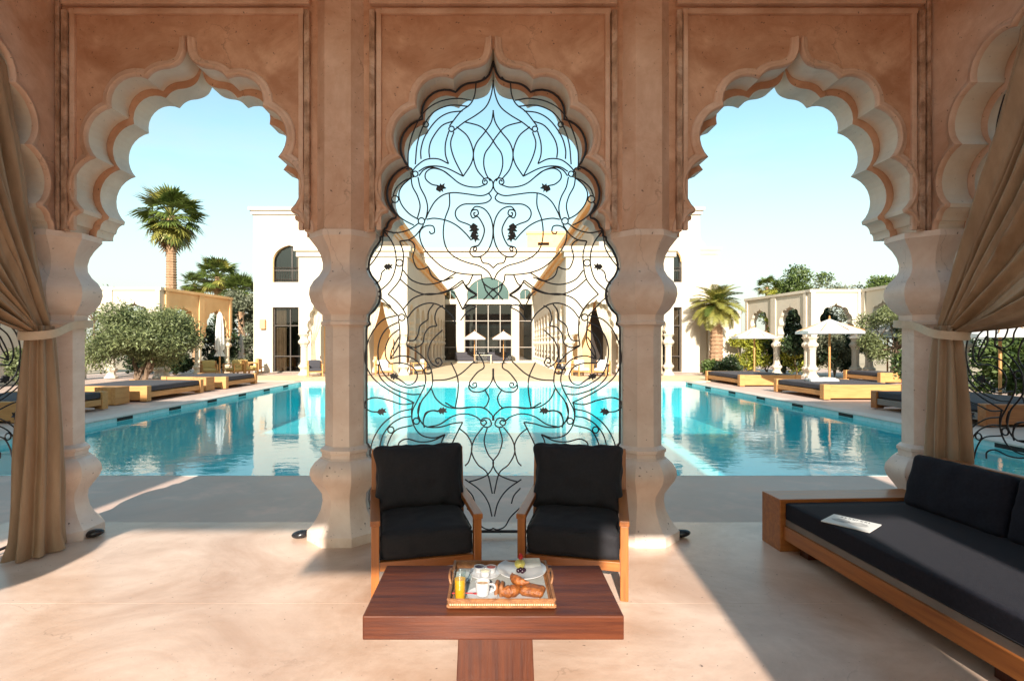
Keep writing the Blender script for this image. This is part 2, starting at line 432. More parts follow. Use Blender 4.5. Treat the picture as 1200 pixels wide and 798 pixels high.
def arc(p0, p1, sag, n=8):           # circular arc bulging to the left of p0->p1 by sag
    a, b = Vector(p0), Vector(p1); c = (b - a); L = c.length; m = (a + b) / 2
    nrm = Vector((-c.y, c.x)) / L
    R = (L * L / 4 + sag * sag) / (2 * sag); cen = m + nrm * (sag - R)
    a0 = math.atan2(a.y - cen.y, a.x - cen.x); a1 = math.atan2(b.y - cen.y, b.x - cen.x)
    if a1 > a0: a1 -= 2 * PI
    if a0 - a1 > 2 * PI: a1 += 2 * PI
    return [(cen.x + R * math.cos(a0 + (a1 - a0) * i / n), cen.y + R * math.sin(a0 + (a1 - a0) * i / n)) for i in range(n + 1)]

# lobed arch outline: right half from the apex down to the springing (x from centre, z)
def arch_half():
    og = [(0.0, 4.02), (.018, 3.95), (.048, 3.893), (.09, 3.862), (.15, 3.842), (.222, 3.832), (.282, 3.803), (.326, 3.757)]
    og = [(p.x, p.y) for p in catmull([(a, b, 0) for a, b in og], 3)]
    pts = og
    pts += arc((.326, 3.757), (.617, 3.524), .118, 9)[1:]
    pts += arc((.617, 3.524), (.742, 3.119), .125, 10)[1:]
    pts += arc((.742, 3.119), (.845, 2.70), .130, 10)[1:]
    pts += [(.852, 2.672)] + arc((.875, 2.668), (.925, 2.60), .012, 4) + [(.932, 2.585)] + arc((.945, 2.582), (.957, 2.52), .006, 3)
    return pts
AH = arch_half()
def arch_full(sx=1.0, sz=1.0, base=2.52):
    R = [(x * sx, base + (z - base) * sz) for x, z in AH]
    return [(-x, z) for x, z in reversed(R)] + R[1:]      # left springing -> apex -> right springing

def offset_line(pts, d):             # offset an open polyline (x,z) to its left by d, with limited mitres
    P = [Vector(p) for p in pts]; res = []
    for i, p in enumerate(P):
        t0 = (p - P[i - 1]).normalized() if i else None
        t1 = (P[i + 1] - p).normalized() if i < len(P) - 1 else None
        n0 = Vector((-t0.y, t0.x)) if t0 else None; n1 = Vector((-t1.y, t1.x)) if t1 else None
        if n0 and n1:
            n = n0 + n1
            if n.length < 1e-6: n = n0
            n.normalize(); k = 1 / max(.45, n.dot(n0))
            if abs(p.x) < 1e-6 and p.y > 3.9: n = Vector((0, 1)); k = .6
        else: n = n0 or n1; k = 1
        res.append((p.x + n.x * d * k, p.y + n.y * d * k))
    return res

# ------------------------------------------------------------------ setting: ground, pool, decks
FLOOR_EDGE = 4.79
PX0, PX1, PY0, PY1 = -8.4, 8.4, 6.58, 23.0
WZ = -.11
mb = MB()
for (x0, x1, y0, y1) in ((-600, PX0 - 14, -300, 1500), (PX1 + 14, 600, -300, 1500), (PX0 - 14, PX1 + 14, -300, -14), (PX0 - 14, PX1 + 14, 60, 1500)):
    mb.add([(x0, y0, -.03), (x1, y0, -.03), (x1, y1, -.03), (x0, y1, -.03)], [(0, 1, 2, 3)])
struct("ground", mb, GROUNDM)
mb = MB()
for (x0, x1, y0, y1) in ((PX0 - 14, PX0, -14, 60), (PX1, PX1 + 14, -14, 60), (PX0, PX1, -14, PY0), (PX0, PX1, PY1, 60)):
    mb.add([(x0, y0, -.024), (x1, y0, -.024), (x1, y1, -.024), (x0, y1, -.024)], [(0, 1, 2, 3)])
struct("pool_deck", mb, DECKM)
mb = MB(); mb.box(-4.4, 4.4, -6.0, FLOOR_EDGE - .002, -.022, -.004); pf = struct("pavilion_floor", mb, FLOORM)
for y0, y1 in ((-6.0, .8), (.8015, 3.28), (3.2815, FLOOR_EDGE)): obj("floor_slab", MB().box(-4.4, 4.4, y0, y1, -.0215, 0.0).mesh("floor_slab", FLOORM), pf)
mb = MB(); mb.box(-4.4, 3.8, 28.0, 50.0, -.02, .01); mb.box(-14, 13, 23.6, 28.0, -.02, .006); struct("terrace", mb, mat("tan_paving", (.66, .52, .34), (.58, .44, .27), rough=.7, scale=1.2, bump=.08))
# pool basin + waterline band + coping
mb = MB()
mb.add([(PX0, PY0, -1.5), (PX1, PY0, -1.5), (PX1, PY1, -1.5), (PX0, PY1, -1.5)], [(0, 1, 2, 3)])
for a, b in (((PX0, PY0), (PX1, PY0)), ((PX1, PY0), (PX1, PY1)), ((PX1, PY1), (PX0, PY1)), ((PX0, PY1), (PX0, PY0))):
    mb.add([(a[0], a[1], -1.5), (b[0], b[1], -1.5), (b[0], b[1], -.26), (a[0], a[1], -.26)], [(0, 1, 2, 3)])
    mb.add([(a[0], a[1], -.26), (b[0], b[1], -.26), (b[0], b[1], -.02), (a[0], a[1], -.02)], [(0, 1, 2, 3)], 1)
pool = struct("pool_basin", mb, [TILEM, BANDM])
mb = MB(); mb.add([(PX0, PY0, WZ), (PX1, PY0, WZ), (PX1, PY1, WZ), (PX0, PY1, WZ)], [(0, 1, 2, 3)]); struct("pool_water", mb, WATER)
# coping stones laid end to end round the pool
stone = MB().bbox(-.445, .445, -.2, .2, -.022, .012, .008).mesh("coping_stone", COPEM)
cop = bpy.data.objects.new("pool_coping", None); COL.objects.link(cop); cop['kind'] = 'structure'
for sx, X in ((-1, PX0 - .16), (1, PX1 + .16)):
    y = PY0 + .45
    while y < PY1 + .3: obj("coping_stone", stone, cop, (X, y, 0), (0, 0, PI / 2)); y += .90
x = PX0 - .36 + .45
while x < PX1 + .4: obj("coping_stone", stone, cop, (x, PY1 + .16 + .002, 0)); x += .90
# skimmer mouths under the coping
for sx, X in ((-1, PX0 + .004), (1, PX1 - .004)):
    for y in (8.3, 10.2, 12.06, 13.96, 15.8, 17.7, 19.6, 21.4) if sx < 0 else (8.6, 10.6, 12.6, 14.6, 16.6, 18.6, 20.67, 22.6):
        m = MB(); xa, xb = sorted((X, X + sx * -.012))
        m.box(xa, xb, y - .25, y + .25, -.10, -.025)
        o = obj("skimmer_mouth", m.mesh("skimmer_mouth", DARKI), pool)

# ------------------------------------------------------------------ pavilion
CYM = .81                     # room centre in y
RX = 3.66                     # corner column distance from the centre
BAY = 2.48
COLC = 1.24
WTOP = 4.72
pav = thing("pavilion", "terracotta plastered pavilion framing the pool with lobed arches on vase shaped columns", "pavilion", (0, 4.47, 0))
AF = arch_full(); AS = arch_full(.935, .955)
def bay_wall(hw, xm=0.0, hole=True):
    mb = MB()
    outer = [(-hw, 2.52), (-hw, WTOP), (hw, WTOP), (hw, 2.52)]
    mb.wall([outer + list(reversed(AF))], -.17, .03, 0, 1)
    mb.wall([[(-hw, 2.524), (-hw, WTOP - .01), (hw, WTOP - .01), (hw, 2.524)] + list(reversed(AS))], .033, .23, 0, 1)
    return mb
bay_mesh = bay_wall(BAY / 2).mesh("arch_wall", [TERRA, LIME])
bay_mesh_pink = bay_mesh.copy(); bay_mesh_pink.materials[0] = TERRA2
# rim moulding round the arch
def rim_mesh():
    mb = MB(); base = [p for p in AF]
    prof = [(.0, -.001), (.0, .028), (.012, .040), (.030, .036), (.040, .022), (.046, .020), (.058, .020), (.066, .012), (.070, -.001)]
    half = base[:len(base) // 2 + 1]
    for side in (-1, 1):
        rings = []
        for d, p in prof:
            o = offset_line(half, d)
            o[-1] = (min(-d * .55 - .010, o[-1][0]), 4.02 + .07)
            o[-2] = (min(-d * .6 - .012, o[-2][0]), max(o[-2][1], 4.0))
            rings.append([(side * -x if side > 0 else x, -.17 - p, z) for x, z in o])
        k = len(half); vs = [v for r in rings for v in r]; fs = []
        for i in range(len(prof) - 1):
            for j in range(k - 1): fs.append((i * k + j, i * k + j + 1, (i + 1) * k + j + 1, (i + 1) * k + j))
        mb.add(vs, fs)
    return mb.mesh("arch_rim", TERRA2, smooth=True, angle=50)
rim = rim_mesh()
# rectangular panel frame
def frame_mesh():
    mb = MB()
    for x0, x1, p in ((-1.0, -.955, .045), (-.945, -.905, .03), (.905, .945, .03), (.955, 1.0, .045)):
        mb.bbox(x0, x1, -.17 - p, -.165, 2.53, 4.30, .008, 1 if p > .04 else 0)
    mb.bbox(-1.0, 1.0, -.17 - .05, -.165, 4.345, 4.40, .008)
    mb.bbox(-.95, .95, -.17 - .033, -.165, 4.275, 4.318, .008)
    return mb.mesh("panel_frame", [TERRA2, WORN])
frm = frame_mesh()
WALLY = 4.47 + .0
def place_bay(cx, cy, rz, deco=True, pink=False):
    b = obj("arch_wall", bay_mesh_pink if pink else bay_mesh, pav, (cx, cy - 4.47, 0), (0, 0, rz))
    if deco:
        obj("arch_rim", rim, b); 
        if deco == 2: obj("panel_frame", frm, b)
for k in (-1, 0, 1): place_bay(k * BAY, 4.47, 0, 2)
for sx in (-1, 1):
    for k in (1, 0, -1):
        if k == -1: continue
        place_bay(sx * (RX + .06), CYM + k * BAY - .03, -sx * PI / 2, 1 if k == 1 else 0, True)
# corner posts above the columns, with the narrow strips of the corner
for sx in (-1, 1):
    m = MB()
    xa, xb = sorted((sx * 3.51, sx * 3.95)); m.bbox(xa, xb, 4.285, 4.72, 2.522, WTOP, .01)
    xa, xb = sorted((sx * 3.500, sx * 3.535)); m.bbox(xa, xb, 4.262, 4.30, 2.524, WTOP, .01)
    part("corner_post", m, WORN, pav, world=True)
# columns
prof = [(.292, 0), (.292, .075), (.284, .085), (.256, .115), (.222, .17), (.192, .235), (.178, .31), (.184, .37), (.222, .43), (.258, .485), (.274, .535),
        (.266, .585), (.236, .632), (.206, .660), (.196, .664), (.196, .672), (.184, .676), (.184, .712), (.194, .718), (.194, .742), (.160, .770), (.160, .79)]
shaft = [(.160, .79), (.158, 1.75), (.170, 1.763)]
top = [(.170, 1.763), (.188, 1.768), (.190, 1.79), (.178, 1.802), (.180, 1.85), (.192, 1.862), (.225, 1.895), (.262, 1.955), (.278, 2.02), (.272, 2.075), (.245, 2.13), (.205, 2.175),
       (.180, 2.225), (.177, 2.28), (.192, 2.345), (.222, 2.405), (.262, 2.46), (.274, 2.475), (.274, 2.521)]
ap = 1 / math.cos(PI / 8)
def oct_mesh(p, name, m, n=8):
    return MB().lathe([(r * ap, z) for r, z in p], n, phase=PI / n).mesh(name, m, smooth=True, angle=30)
me_b = oct_mesh(prof, "column_base", COLM); me_s = oct_mesh(shaft, "column_shaft", COLM); me_t = oct_mesh(top, "column_capital", COLM)
pil_me = MB().lathe([(.258 * ap, 2.521), (.255 * ap, 2.56), (.252 * ap, WTOP)], 8, phase=PI / 8).mesh("pilaster", TERRA2, smooth=True, angle=30)
def column(x, y, pil=True):
    s = obj("column", me_s, pav, (x, y - 4.47, 0))
    obj("column_base", me_b, s); obj("column_capital", me_t, s)
    if pil: obj("pilaster", pil_me, s)
for x in (-RX, -COLC, COLC, RX): column(x, 4.47, abs(x) < 2)
for sx in (-1, 1):
    column(sx * (RX + .03), CYM + BAY / 2); column(sx * (RX + .03), CYM - BAY / 2)
# roof slab and unseen back wall, its openings shaped to place the sun patches
m = MB(); m.box(-4.0, 4.0, 3.2, 4.75, WTOP, WTOP + .35); m.box(-4.0, 4.0, -3.2, -2.7, WTOP, WTOP + .35); m.box(-4.0, -3.2, -2.698, 3.198, WTOP, WTOP + .35); m.box(3.2, 4.0, -2.698, 3.198, WTOP, WTOP + .35)
part("ceiling", m, CEIL, pav, world=True)                 # opening over the room made up to let in sky fill
m = MB(); m.box(-4.0, 4.0, -3.2, -2.9, WTOP + .352, 7.7); part("parapet", m, TERRA2, pav, world=True)  # unseen wall added to keep direct sun out of the ceiling opening
m = MB(); BACKY = -3.0
for x0, x1 in ((.95, 1.95), (2.42, 4.0)): m.box(x0, x1, BACKY - .15, BACKY + .15, 0, 3.6)
m.box(-1.84, .24, BACKY - .15, BACKY + .15, 3.20, 3.6); m.box(.242, .948, BACKY - .15, BACKY + .15, 3.5, 3.6)
m.box(-4.0, 4.0, BACKY - .15, BACKY + .15, 3.602, WTOP - .002)
part("back_wall", m, TERRA2, pav, world=True)

# ------------------------------------------------------------------ wrought iron gates (drawn in the photograph's pixels, then placed in metres)
GY = 4.45
def cv(c, x, y):
    if c == 'Z': px, py = 420 + x / 2.85, 60 + y / 2.85
    elif c == 'B': px, py = 420 + x / 4.9875, 190 + y / 4.9875
    elif c == 'C': px, py = 420 + x / 4.9875, 330 + y / 4.9875
    elif c == 'D': px, py = 420 + x / 4.694, 470 + y / 4.694
    return ((px - 578.7) * GY / F, 0.0, H - (py - 405) * GY / F)
S = []
def st(c, *pts): S.append([cv(c, *p) for p in pts])
# crown
st('Z', (395, 108), (390, 150), (375, 180), (343, 205), (306, 252)); st('Z', (395, 108), (410, 103), (424, 88))
st('Z', (453, 100), (445, 150), (428, 188), (396, 215), (355, 240), (322, 266))
st('Z', (304, 270), (293, 310), (293, 348), (303, 378)); st('Z', (321, 272), (310, 310), (321, 358), (352, 420))
st('Z', (352, 420), (300, 394), (262, 386), (228, 389), (203, 404)); st('Z', (303, 378), (268, 362), (228, 364), (198, 384), (180, 406))
st('Z', (380, 167), (330, 160), (270, 172), (222, 205), (190, 260), (170, 330), (168, 400))
st('Z', (370, 187), (310, 183), (255, 205), (220, 250), (199, 310), (192, 380)); st('Z', (350, 202), (302, 209), (262, 234), (225, 285), (211, 330), (211, 362))
st('Z', (318, 236), (280, 252), (248, 295), (238, 330), (240, 358))
st('Z', (330, 255), (366, 286), (385, 335), (380, 375), (352, 420))
st('Z', (453, 200), (446, 238), (425, 272), (396, 310), (386, 350), (397, 396), (424, 430))
st('Z', (355, 238), (410, 254), (440, 285), (462, 318), (480, 345), (484, 380), (476, 412), (462, 436))
# middle band
st('B', (745, 135), (700, 150), (640, 145), (590, 125), (540, 85), (490, 50), (430, 34), (385, 50), (357, 84))
st('B', (738, 118), (748, 108), (757, 120), (748, 134), (730, 126), (735, 103), (765, 98), (788, 120), (788, 155), (765, 185), (720, 200), (640, 190), (560, 182), (500, 195), (450, 235), (415, 295), (400, 330))
st('B', (310, 62), (318, 140), (348, 200), (364, 260), (352, 318), (345, 335)); st('B', (352, 92), (365, 150), (395, 210), (408, 270), (398, 330), (388, 345))
st('B', (312, 95), (262, 140), (240, 190), (255, 250), (300, 305), (354, 338)); st('B', (205, 237), (197, 255), (225, 305), (275, 345), (328, 372)); st('B', (205, 200), (225, 155), (268, 116), (312, 95))
st('B', (280, 45), (308, 38), (320, 50))
st('B', (545, 88), (500, 55), (440, 40), (400, 62), (396, 100), (430, 132), (472, 142))
st('B', (535, 185), (535, 260), (508, 340), (500, 430), (520, 510), (570, 560), (640, 590), (710, 610), (762, 645), (787, 690))
st('B', (402, 338), (450, 332), (520, 345), (580, 375), (630, 420), (662, 458))
st('B', (418, 408), (428, 422), (448, 412), (440, 378), (400, 376), (368, 400), (362, 440), (382, 500), (430, 560), (500, 620), (580, 650), (660, 660), (722, 660)); st('B', (722, 660), (735, 710), (798, 755))
st('B', (765, 185), (780, 215), (750, 240), (690, 248), (620, 250), (580, 275), (570, 310), (590, 345), (640, 365), (672, 382))
st('B', (688, 298), (678, 302), (684, 318), (704, 308), (698, 284), (672, 284), (660, 305), (672, 330), (700, 322), (728, 362), (740, 402), (728, 450), (706, 488), (690, 495), (676, 510), (682, 524), (695, 512), (690, 498))
st('B', (662, 290), (690, 263), (740, 278), (775, 325), (790, 390), (785, 460), (760, 520), (722, 552), (680, 556), (656, 535), (662, 505), (688, 494))
st('B', (356, 360), (300, 398), (225, 416), (150, 402)); st('B', (385, 368), (342, 428), (295, 458), (245, 466))
st('B', (245, 465), (302, 461), (333, 495), (322, 560), (345, 622), (380, 628), (412, 614)); st('B', (412, 614), (434, 670), (492, 697), (560, 675))
st('B', (245, 466), (265, 530), (264, 600), (245, 690), (178, 775)); st('B', (152, 404), (200, 470), (222, 540), (220, 620), (188, 700), (105, 775))
st('B', (148, 410), (138, 500), (100, 570), (55, 630), (48, 688), (85, 718), (128, 695), (140, 650), (160, 630))
st('B', (265, 635), (315, 692), (400, 718), (490, 700), (577, 648)); st('B', (248, 688), (320, 748), (410, 778), (520, 755), (612, 693)); st('B', (672, 662), (650, 710), (628, 728)); st('B', (612, 693), (640, 745), (697, 782)); st('B', (697, 782), (660, 800), (640, 812))
st('B', (716, 556), (730, 590), (765, 598), (792, 622))
# lower half
st('C', (105, 75), (160, 120), (205, 170), (240, 206)); st('C', (175, 75), (230, 122), (268, 170), (290, 220))
st('C', (290, 220), (294, 300), (285, 375)); st('C', (285, 375), (335, 388), (380, 360), (390, 310), (420, 270), (462, 262)); st('C', (462, 262), (450, 215), (465, 165), (498, 142))
st('C', (290, 348), (330, 345), (352, 310), (365, 260), (410, 225)); st('C', (410, 225), (415, 175), (442, 135))
st('C', (238, 225), (246, 300), (240, 370), (190, 455)); st('C', (190, 455), (260, 436), (340, 462), (388, 530), (394, 600), (352, 690), (322, 750), (315, 800))
st('C', (230, 200), (150, 225), (90, 290), (52, 380), (46, 480), (95, 572), (200, 648), (330, 710))
st('C', (236, 240), (172, 275), (130, 340), (118, 430), (145, 530), (205, 588), (290, 622), (388, 608)); st('C', (240, 282), (192, 322), (162, 390), (166, 450), (190, 482))
st('C', (190, 482), (255, 478), (318, 500), (348, 548), (330, 594), (290, 605), (258, 585), (228, 562))
st('C', (120, 485), (130, 560), (200, 625), (300, 660), (362, 660)); st('C', (240, 326), (200, 400), (190, 455))
st('C', (285, 378), (355, 420), (408, 478), (432, 530), (436, 600), (415, 645), (372, 702), (356, 760), (352, 800))
st('C', (265, 165), (322, 102), (400, 75), (490, 72), (570, 40), (612, 8)); st('C', (290, 215), (335, 160), (402, 130), (470, 138), (540, 190), (575, 250))
st('C', (612, 5), (650, 45), (697, 78)); st('C', (697, 78), (648, 108), (612, 165)); st('C', (612, 165), (570, 80), (545, 60))
st('C', (735, 10), (752, 60), (798, 108)); st('C', (735, 110), (770, 70), (800, 40)); st('C', (612, 168), (650, 140), (690, 150), (640, 180), (600, 230))
st('C', (495, 285), (432, 350), (410, 425), (430, 478), (468, 500), (492, 478), (478, 450), (456, 458), (462, 480), (476, 474))
st('C', (438, 580), (520, 574), (600, 542), (682, 468)); st('C', (545, 475), (582, 560), (586, 640), (570, 740))
st('C', (676, 612), (672, 600), (690, 594), (694, 614), (670, 622), (652, 600), (668, 570), (702, 530), (738, 502), (722, 450), (692, 408))
st('C', (654, 590), (650, 625), (680, 648), (740, 638), (785, 580), (790, 510)); st('C', (745, 640), (766, 680), (756, 720), (735, 742))
st('C', (430, 630), (460, 690), (520, 733), (600, 744), (680, 735), (740, 742), (785, 782))
st('C', (38, 735), (48, 698), (100, 680), (180, 695), (260, 720), (330, 712)); st('C', (38, 735), (75, 760), (125, 764)); st('C', (385, 800), (398, 768), (440, 755), (478, 760))
st('D', (305, 10), (295, 70), (310, 140), (352, 190), (420, 204), (480, 185)); st('D', (480, 185), (465, 215), (455, 255))
st('D', (342, 10), (330, 60), (346, 112), (380, 143), (450, 145), (520, 126), (577, 118)); st('D', (577, 118), (545, 180), (512, 250))
st('D', (302, 45), (222, 65), (140, 125), (90, 200), (70, 270), (80, 320), (108, 350)); st('D', (300, 85), (240, 95), (180, 132), (138, 190), (118, 262)); st('D', (118, 262), (155, 280)); st('D', (155, 280), (172, 218), (212, 160), (302, 135))
st('D', (225, 262), (228, 230), (270, 210), (340, 226), (410, 220), (480, 186)); st('D', (366, 148), (360, 110), (378, 70), (410, 55), (442, 60))
st('D', (380, 145), (450, 130), (520, 86), (590, 72), (650, 88), (680, 112), (697, 106), (708, 122), (690, 136), (676, 120), (690, 98), (722, 100), (735, 130), (715, 146), (690, 142))
st('D', (480, 10), (540, 40), (620, 35), (690, 40), (738, 78), (742, 108))
st('D', (688, 145), (642, 210), (626, 280), (660, 350), (712, 398), (740, 510)); st('D', (712, 150), (695, 220), (715, 290), (747, 340), (720, 400), (665, 430), (610, 446)); st('D', (590, 432), (670, 490), (718, 560), (738, 635))
st('D', (555, 150), (602, 190), (628, 250), (612, 330), (590, 358)); st('D', (595, 480), (630, 520), (645, 565)); st('D', (600, 590), (650, 640), (680, 690), (720, 708), (751, 700))
st('D', (45, 642), (50, 602), (75, 586)); st('D', (95, 335), (112, 340), (106, 358), (92, 350))
RINGS = [('Z', 313, 262, 9), ('Z', 192, 412, 9), ('Z', 227, 247, 9), ('B', 218, 220, 20), ('B', 372, 348, 19), ('B', 243, 592, 20), ('C', 257, 212, 19), ('C', 410, 522, 20), ('C', 435, 482 - 300, 1), ('D', 322, 112, 17), ('D', 182, 160, 17)]
LEAVES = [('B', 485, 155, 60, -20), ('B', 680, 395, 70, 80), ('B', 682, 440, 62, 60), ('B', 178, 615, 52, 0), ('C', 212, 556, 52, 20), ('C', 140, 762, 54, -10), ('C', 495, 757, 56, 0)]
LS = {'Z': 2.85, 'B': 4.9875, 'C': 4.9875, 'D': 4.694}
gate = thing("iron_gate", "black wrought iron scroll gate filling the middle arch behind the two armchairs", "gate", (0, GY, 0), group="wrought iron gates in the arches")
GR = .0058
for s in S:
    me = MB().tube(catmull(s, 5), GR, 6).mesh("scroll", IRON, smooth=True)
    obj("scroll", me, gate); obj("scroll", me, gate, scale=(-1, 1, 1))
for c, x, y, r in RINGS:
    if r < 5: continue
    p = cv(c, x, y); R = r / LS[c] * GY / F
    me = MB().tube([(p[0] + R * math.cos(a * PI / 8), 0, p[2] + R * math.sin(a * PI / 8)) for a in range(16)], GR, 6, closed=True).mesh("ring", IRON, smooth=True)
    obj("ring", me, gate); obj("ring", me, gate, scale=(-1, 1, 1))
leaf2d = [(-.5, 0), (-.38, .16), (-.18, .34), (-.05, .22), (.1, .42), (.2, .2), (.5, .28), (.34, .04), (.5, -.2), (.16, -.14), (.1, -.44), (-.06, -.22), (-.2, -.36), (-.36, -.16)]
leaf_me = MB().wall([leaf2d], -.06, .06).mesh("leaf", IRON)
for c, x, y, sz, an in LEAVES:
    p = cv(c, x, y); k = sz / LS[c] * GY / F
    obj("leaf", leaf_me, gate, p, (0, math.radians(an), 0), (k, k * 2.2, k))
    obj("leaf", leaf_me, gate, (-p[0], p[1], p[2]), (0, math.radians(-an), 0), (-k, k * 2.2, k))
# outer frame follows the columns and the arch
fp = []
def colr(z):
    P = prof + shaft[1:] + top[1:]
    for (r0, z0), (r1, z1) in zip(P, P[1:]):
        if z0 <= z <= z1 and z1 > z0: return r0 + (r1 - r0) * (z - z0) / (z1 - z0)
    return .274
zz = .03
while zz < 2.51: fp.append((-COLC + colr(zz) + .016, 0, zz)); zz += .025
side = [(x * .965, 2.52 + (z - 2.52) * .975) for x, z in AF[:len(AF) // 2 + 1]]
fp += [(x, 0, z) for x, z in side[0:]]
me = MB().tube(fp, .0095, 6).mesh("gate_frame", IRON, smooth=True)
obj("gate_frame", me, gate); obj("gate_frame", me, gate, scale=(-1, 1, 1))
part("bottom_bar", MB().tube([(-.95, 0, .035), (.95, 0, .035)], .0125, 6), IRON, gate)
copy_tree(gate, (-(RX + .12), CYM + BAY - .03, 0), PI / 2, "black wrought iron scroll gate at the left edge behind the gathered curtain")
copy_tree(gate, (RX + .12, CYM + BAY - .03, 0), -PI / 2, "black wrought iron scroll gate at the right edge behind the sofa")

# ------------------------------------------------------------------ curtains with their tie bands
def curtain(sx, label):
    X0 = sx * (RX - .03)
    root = thing("curtain", label, "curtain", (X0, 4.05, 0), group="golden curtains tied to the corner columns")
    yc = CYM + BAY - .03
    XB = sx * (3.51 if sx < 0 else 3.52)
    NU, NV = 220, 60
    NP = 9
    ztie = 1.70; ytie = 4.10
    def arch_at(u):     # point on the arch edge, from the corner side over the apex
        k = int(u * (len(AF) - 1)); a = AF[len(AF) - 1 - k]
        return yc + a[0] * .97, 2.52 + (a[1] - 2.52) * .97
    vs = []; fs = []
    for j in range(NV + 1):
        t = j / NV
        for i in range(NU + 1):
            u = i / NU
            k = min(len(AF) - 1, (.25 if sx < 0 else .325) * len(AF) + u * .60 * (len(AF) - 1)); k0 = int(k); fr = k - k0
            a = AF[len(AF) - 1 - k0]; b = AF[max(0, len(AF) - 2 - k0)]
            ty = yc + (a[0] + (b[0] - a[0]) * fr) * .97; tz = 2.52 + ((a[1] + (b[1] - a[1]) * fr) - 2.52) * .97
            by = ytie + .085 - u * .19; bz = ztie + .02 - .03 * u
            # hanging fold: sag of the gathered side
            e = t ** 1.08
            y = ty + (by - ty) * e; z = tz + (bz - tz) * t
            z -= .40 * math.sin(PI * t) * u * (1 - .35 * t)
            y += .02 * math.sin(PI * t)
            amp = (.080 * (1 - t) ** .5 + .026) * (.85 + 1.1 * noise.noise(Vector((u * 6, t * 1.2 + sx * 3, 0))))
            ph = 2 * PI * NP * (u + .035 * math.sin(9 * u + sx) + .03 * noise.noise(Vector((u * 7, sx, 2)))) + 1.5 * noise.noise(Vector((u * 4, t * 2.2, sx)))
            x = X0 + (XB - X0) * t ** 1.6 + sx * -amp * math.sin(ph) + .02 * noise.noise(Vector((u * 9, t * 4, 5))) - sx * amp * .28 * math.sin(2.7 * ph + 1) + .006 * noise.noise(Vector((u * 30, t * 14, 8)))
            y += .35 * amp * math.cos(ph * 1.0)
            vs.append((x, y, z))
    for j in range(NV):
        for i in range(NU):
            a = j * (NU + 1) + i; fs.append((a, a + 1, a + NU + 2, a + NU + 1))
    m = MB(); m.add(vs, fs)
    part("upper_cloth", m, CLOTH, root, smooth=True, angle=80, world=True)
    # lower part: a closed pleated bundle from the tie to the floor
    m = MB(); vs = []; fs = []; NA, NL = 120, 40
    for j in range(NL + 1):
        t = j / NL; z = ztie + .05 - t * (ztie + .05 - .012)
        R = .070 + .040 * (1 - math.exp(-t * 4)) + .028 * t
        for i in range(NA):
            a = 2 * PI * i / NA
            f = 1 + (.20 + .10 * t) * math.sin(8 * a + 1.5 * noise.noise(Vector((math.cos(a), math.sin(a), t * 1.2)))) + .10 * noise.noise(Vector((math.cos(a) * 2, math.sin(a) * 2, t * 3 + sx)))
            if t > .93: f *= 1 + (t - .93) * 1.6 * (1 + .6 * math.sin(5 * a))
            x = XB + R * .85 * f * math.cos(a); y = ytie - .02 * t + R * 1.15 * f * math.sin(a)
            if t > .9: z2 = z + .015 * math.sin(7 * a) * (t - .9) * 10 * .5
            else: z2 = z
            vs.append((x, y, max(.004, z2)))
    for j in range(NL):
        for i in range(NA):
            fs.append((j * NA + i, j * NA + (i + 1) % NA, (j + 1) * NA + (i + 1) % NA, (j + 1) * NA + i))
    m.add(vs, fs); part("lower_cloth", m, CLOTH, root, smooth=True, angle=80, world=True)
    # tie band: a flat strap round the bundle and the column behind it
    cx, cy = XB, ytie
    loop_ = [(XB + sx * .115, ytie - .02, ztie - .02), (XB + sx * .06, ytie - .115, ztie - .03), (XB - sx * .05, ytie - .115, ztie - .03), (XB - sx * .12, ytie - .02, ztie - .01),
             (sx * RX - sx * .20, 4.33, ztie + .055), (sx * RX - sx * .205, 4.47, ztie + .075), (sx * RX - sx * .16, 4.62, ztie + .085), (sx * RX, 4.675, ztie + .085), (sx * RX + sx * .16, 4.62, ztie + .08), (sx * RX + sx * .205, 4.47, ztie + .06), (sx * RX + sx * .16, 4.25, ztie + .02)]
    pts = [tuple(p) for p in catmull(loop_ + [loop_[0]], 4)][:-1]
    m = MB(); vs = []; fs = []; n = len(pts)
    for p in pts: 
        for dz, dr in ((-.032, 0), (.032, 0), (.032, .010), (-.032, .010)):
            d = Vector((p[0] - cx, p[1] - cy, 0)).normalized() * dr
            vs.append((p[0] + d.x, p[1] + d.y, p[2] + dz))
    for i in range(n):
        for k in range(4): fs.append((i * 4 + k, i * 4 + (k + 1) % 4, ((i + 1) % n) * 4 + (k + 1) % 4, ((i + 1) % n) * 4 + k))
    m.add(vs, fs); part("tie_band", m, TIEM, root, smooth=True, world=True)
curtain(-1, "golden brown curtain at the left edge, gathered by a pale band to the corner column")
curtain(1, "golden brown curtain at the right edge, gathered by a pale band beside the sofa")

for sx, lb in ((-1, "long plastered garden range standing to the left behind the pavilion"), (1, "long plastered garden range standing to the right behind the pavilion")):
    m = MB(); xa, xb = sorted((sx * 4.6, sx * 22)); m.box(xa, xb, -4.2, -.6, 0, 7.1); xa, xb = sorted((sx * 4.5, sx * 22.1)); m.box(xa, xb, -4.3, -.5, 7.102, 7.4)
    solo("garden_range", m, TERRA2, lb, "building")  # unseen blocks added so the near pool lies in even shade

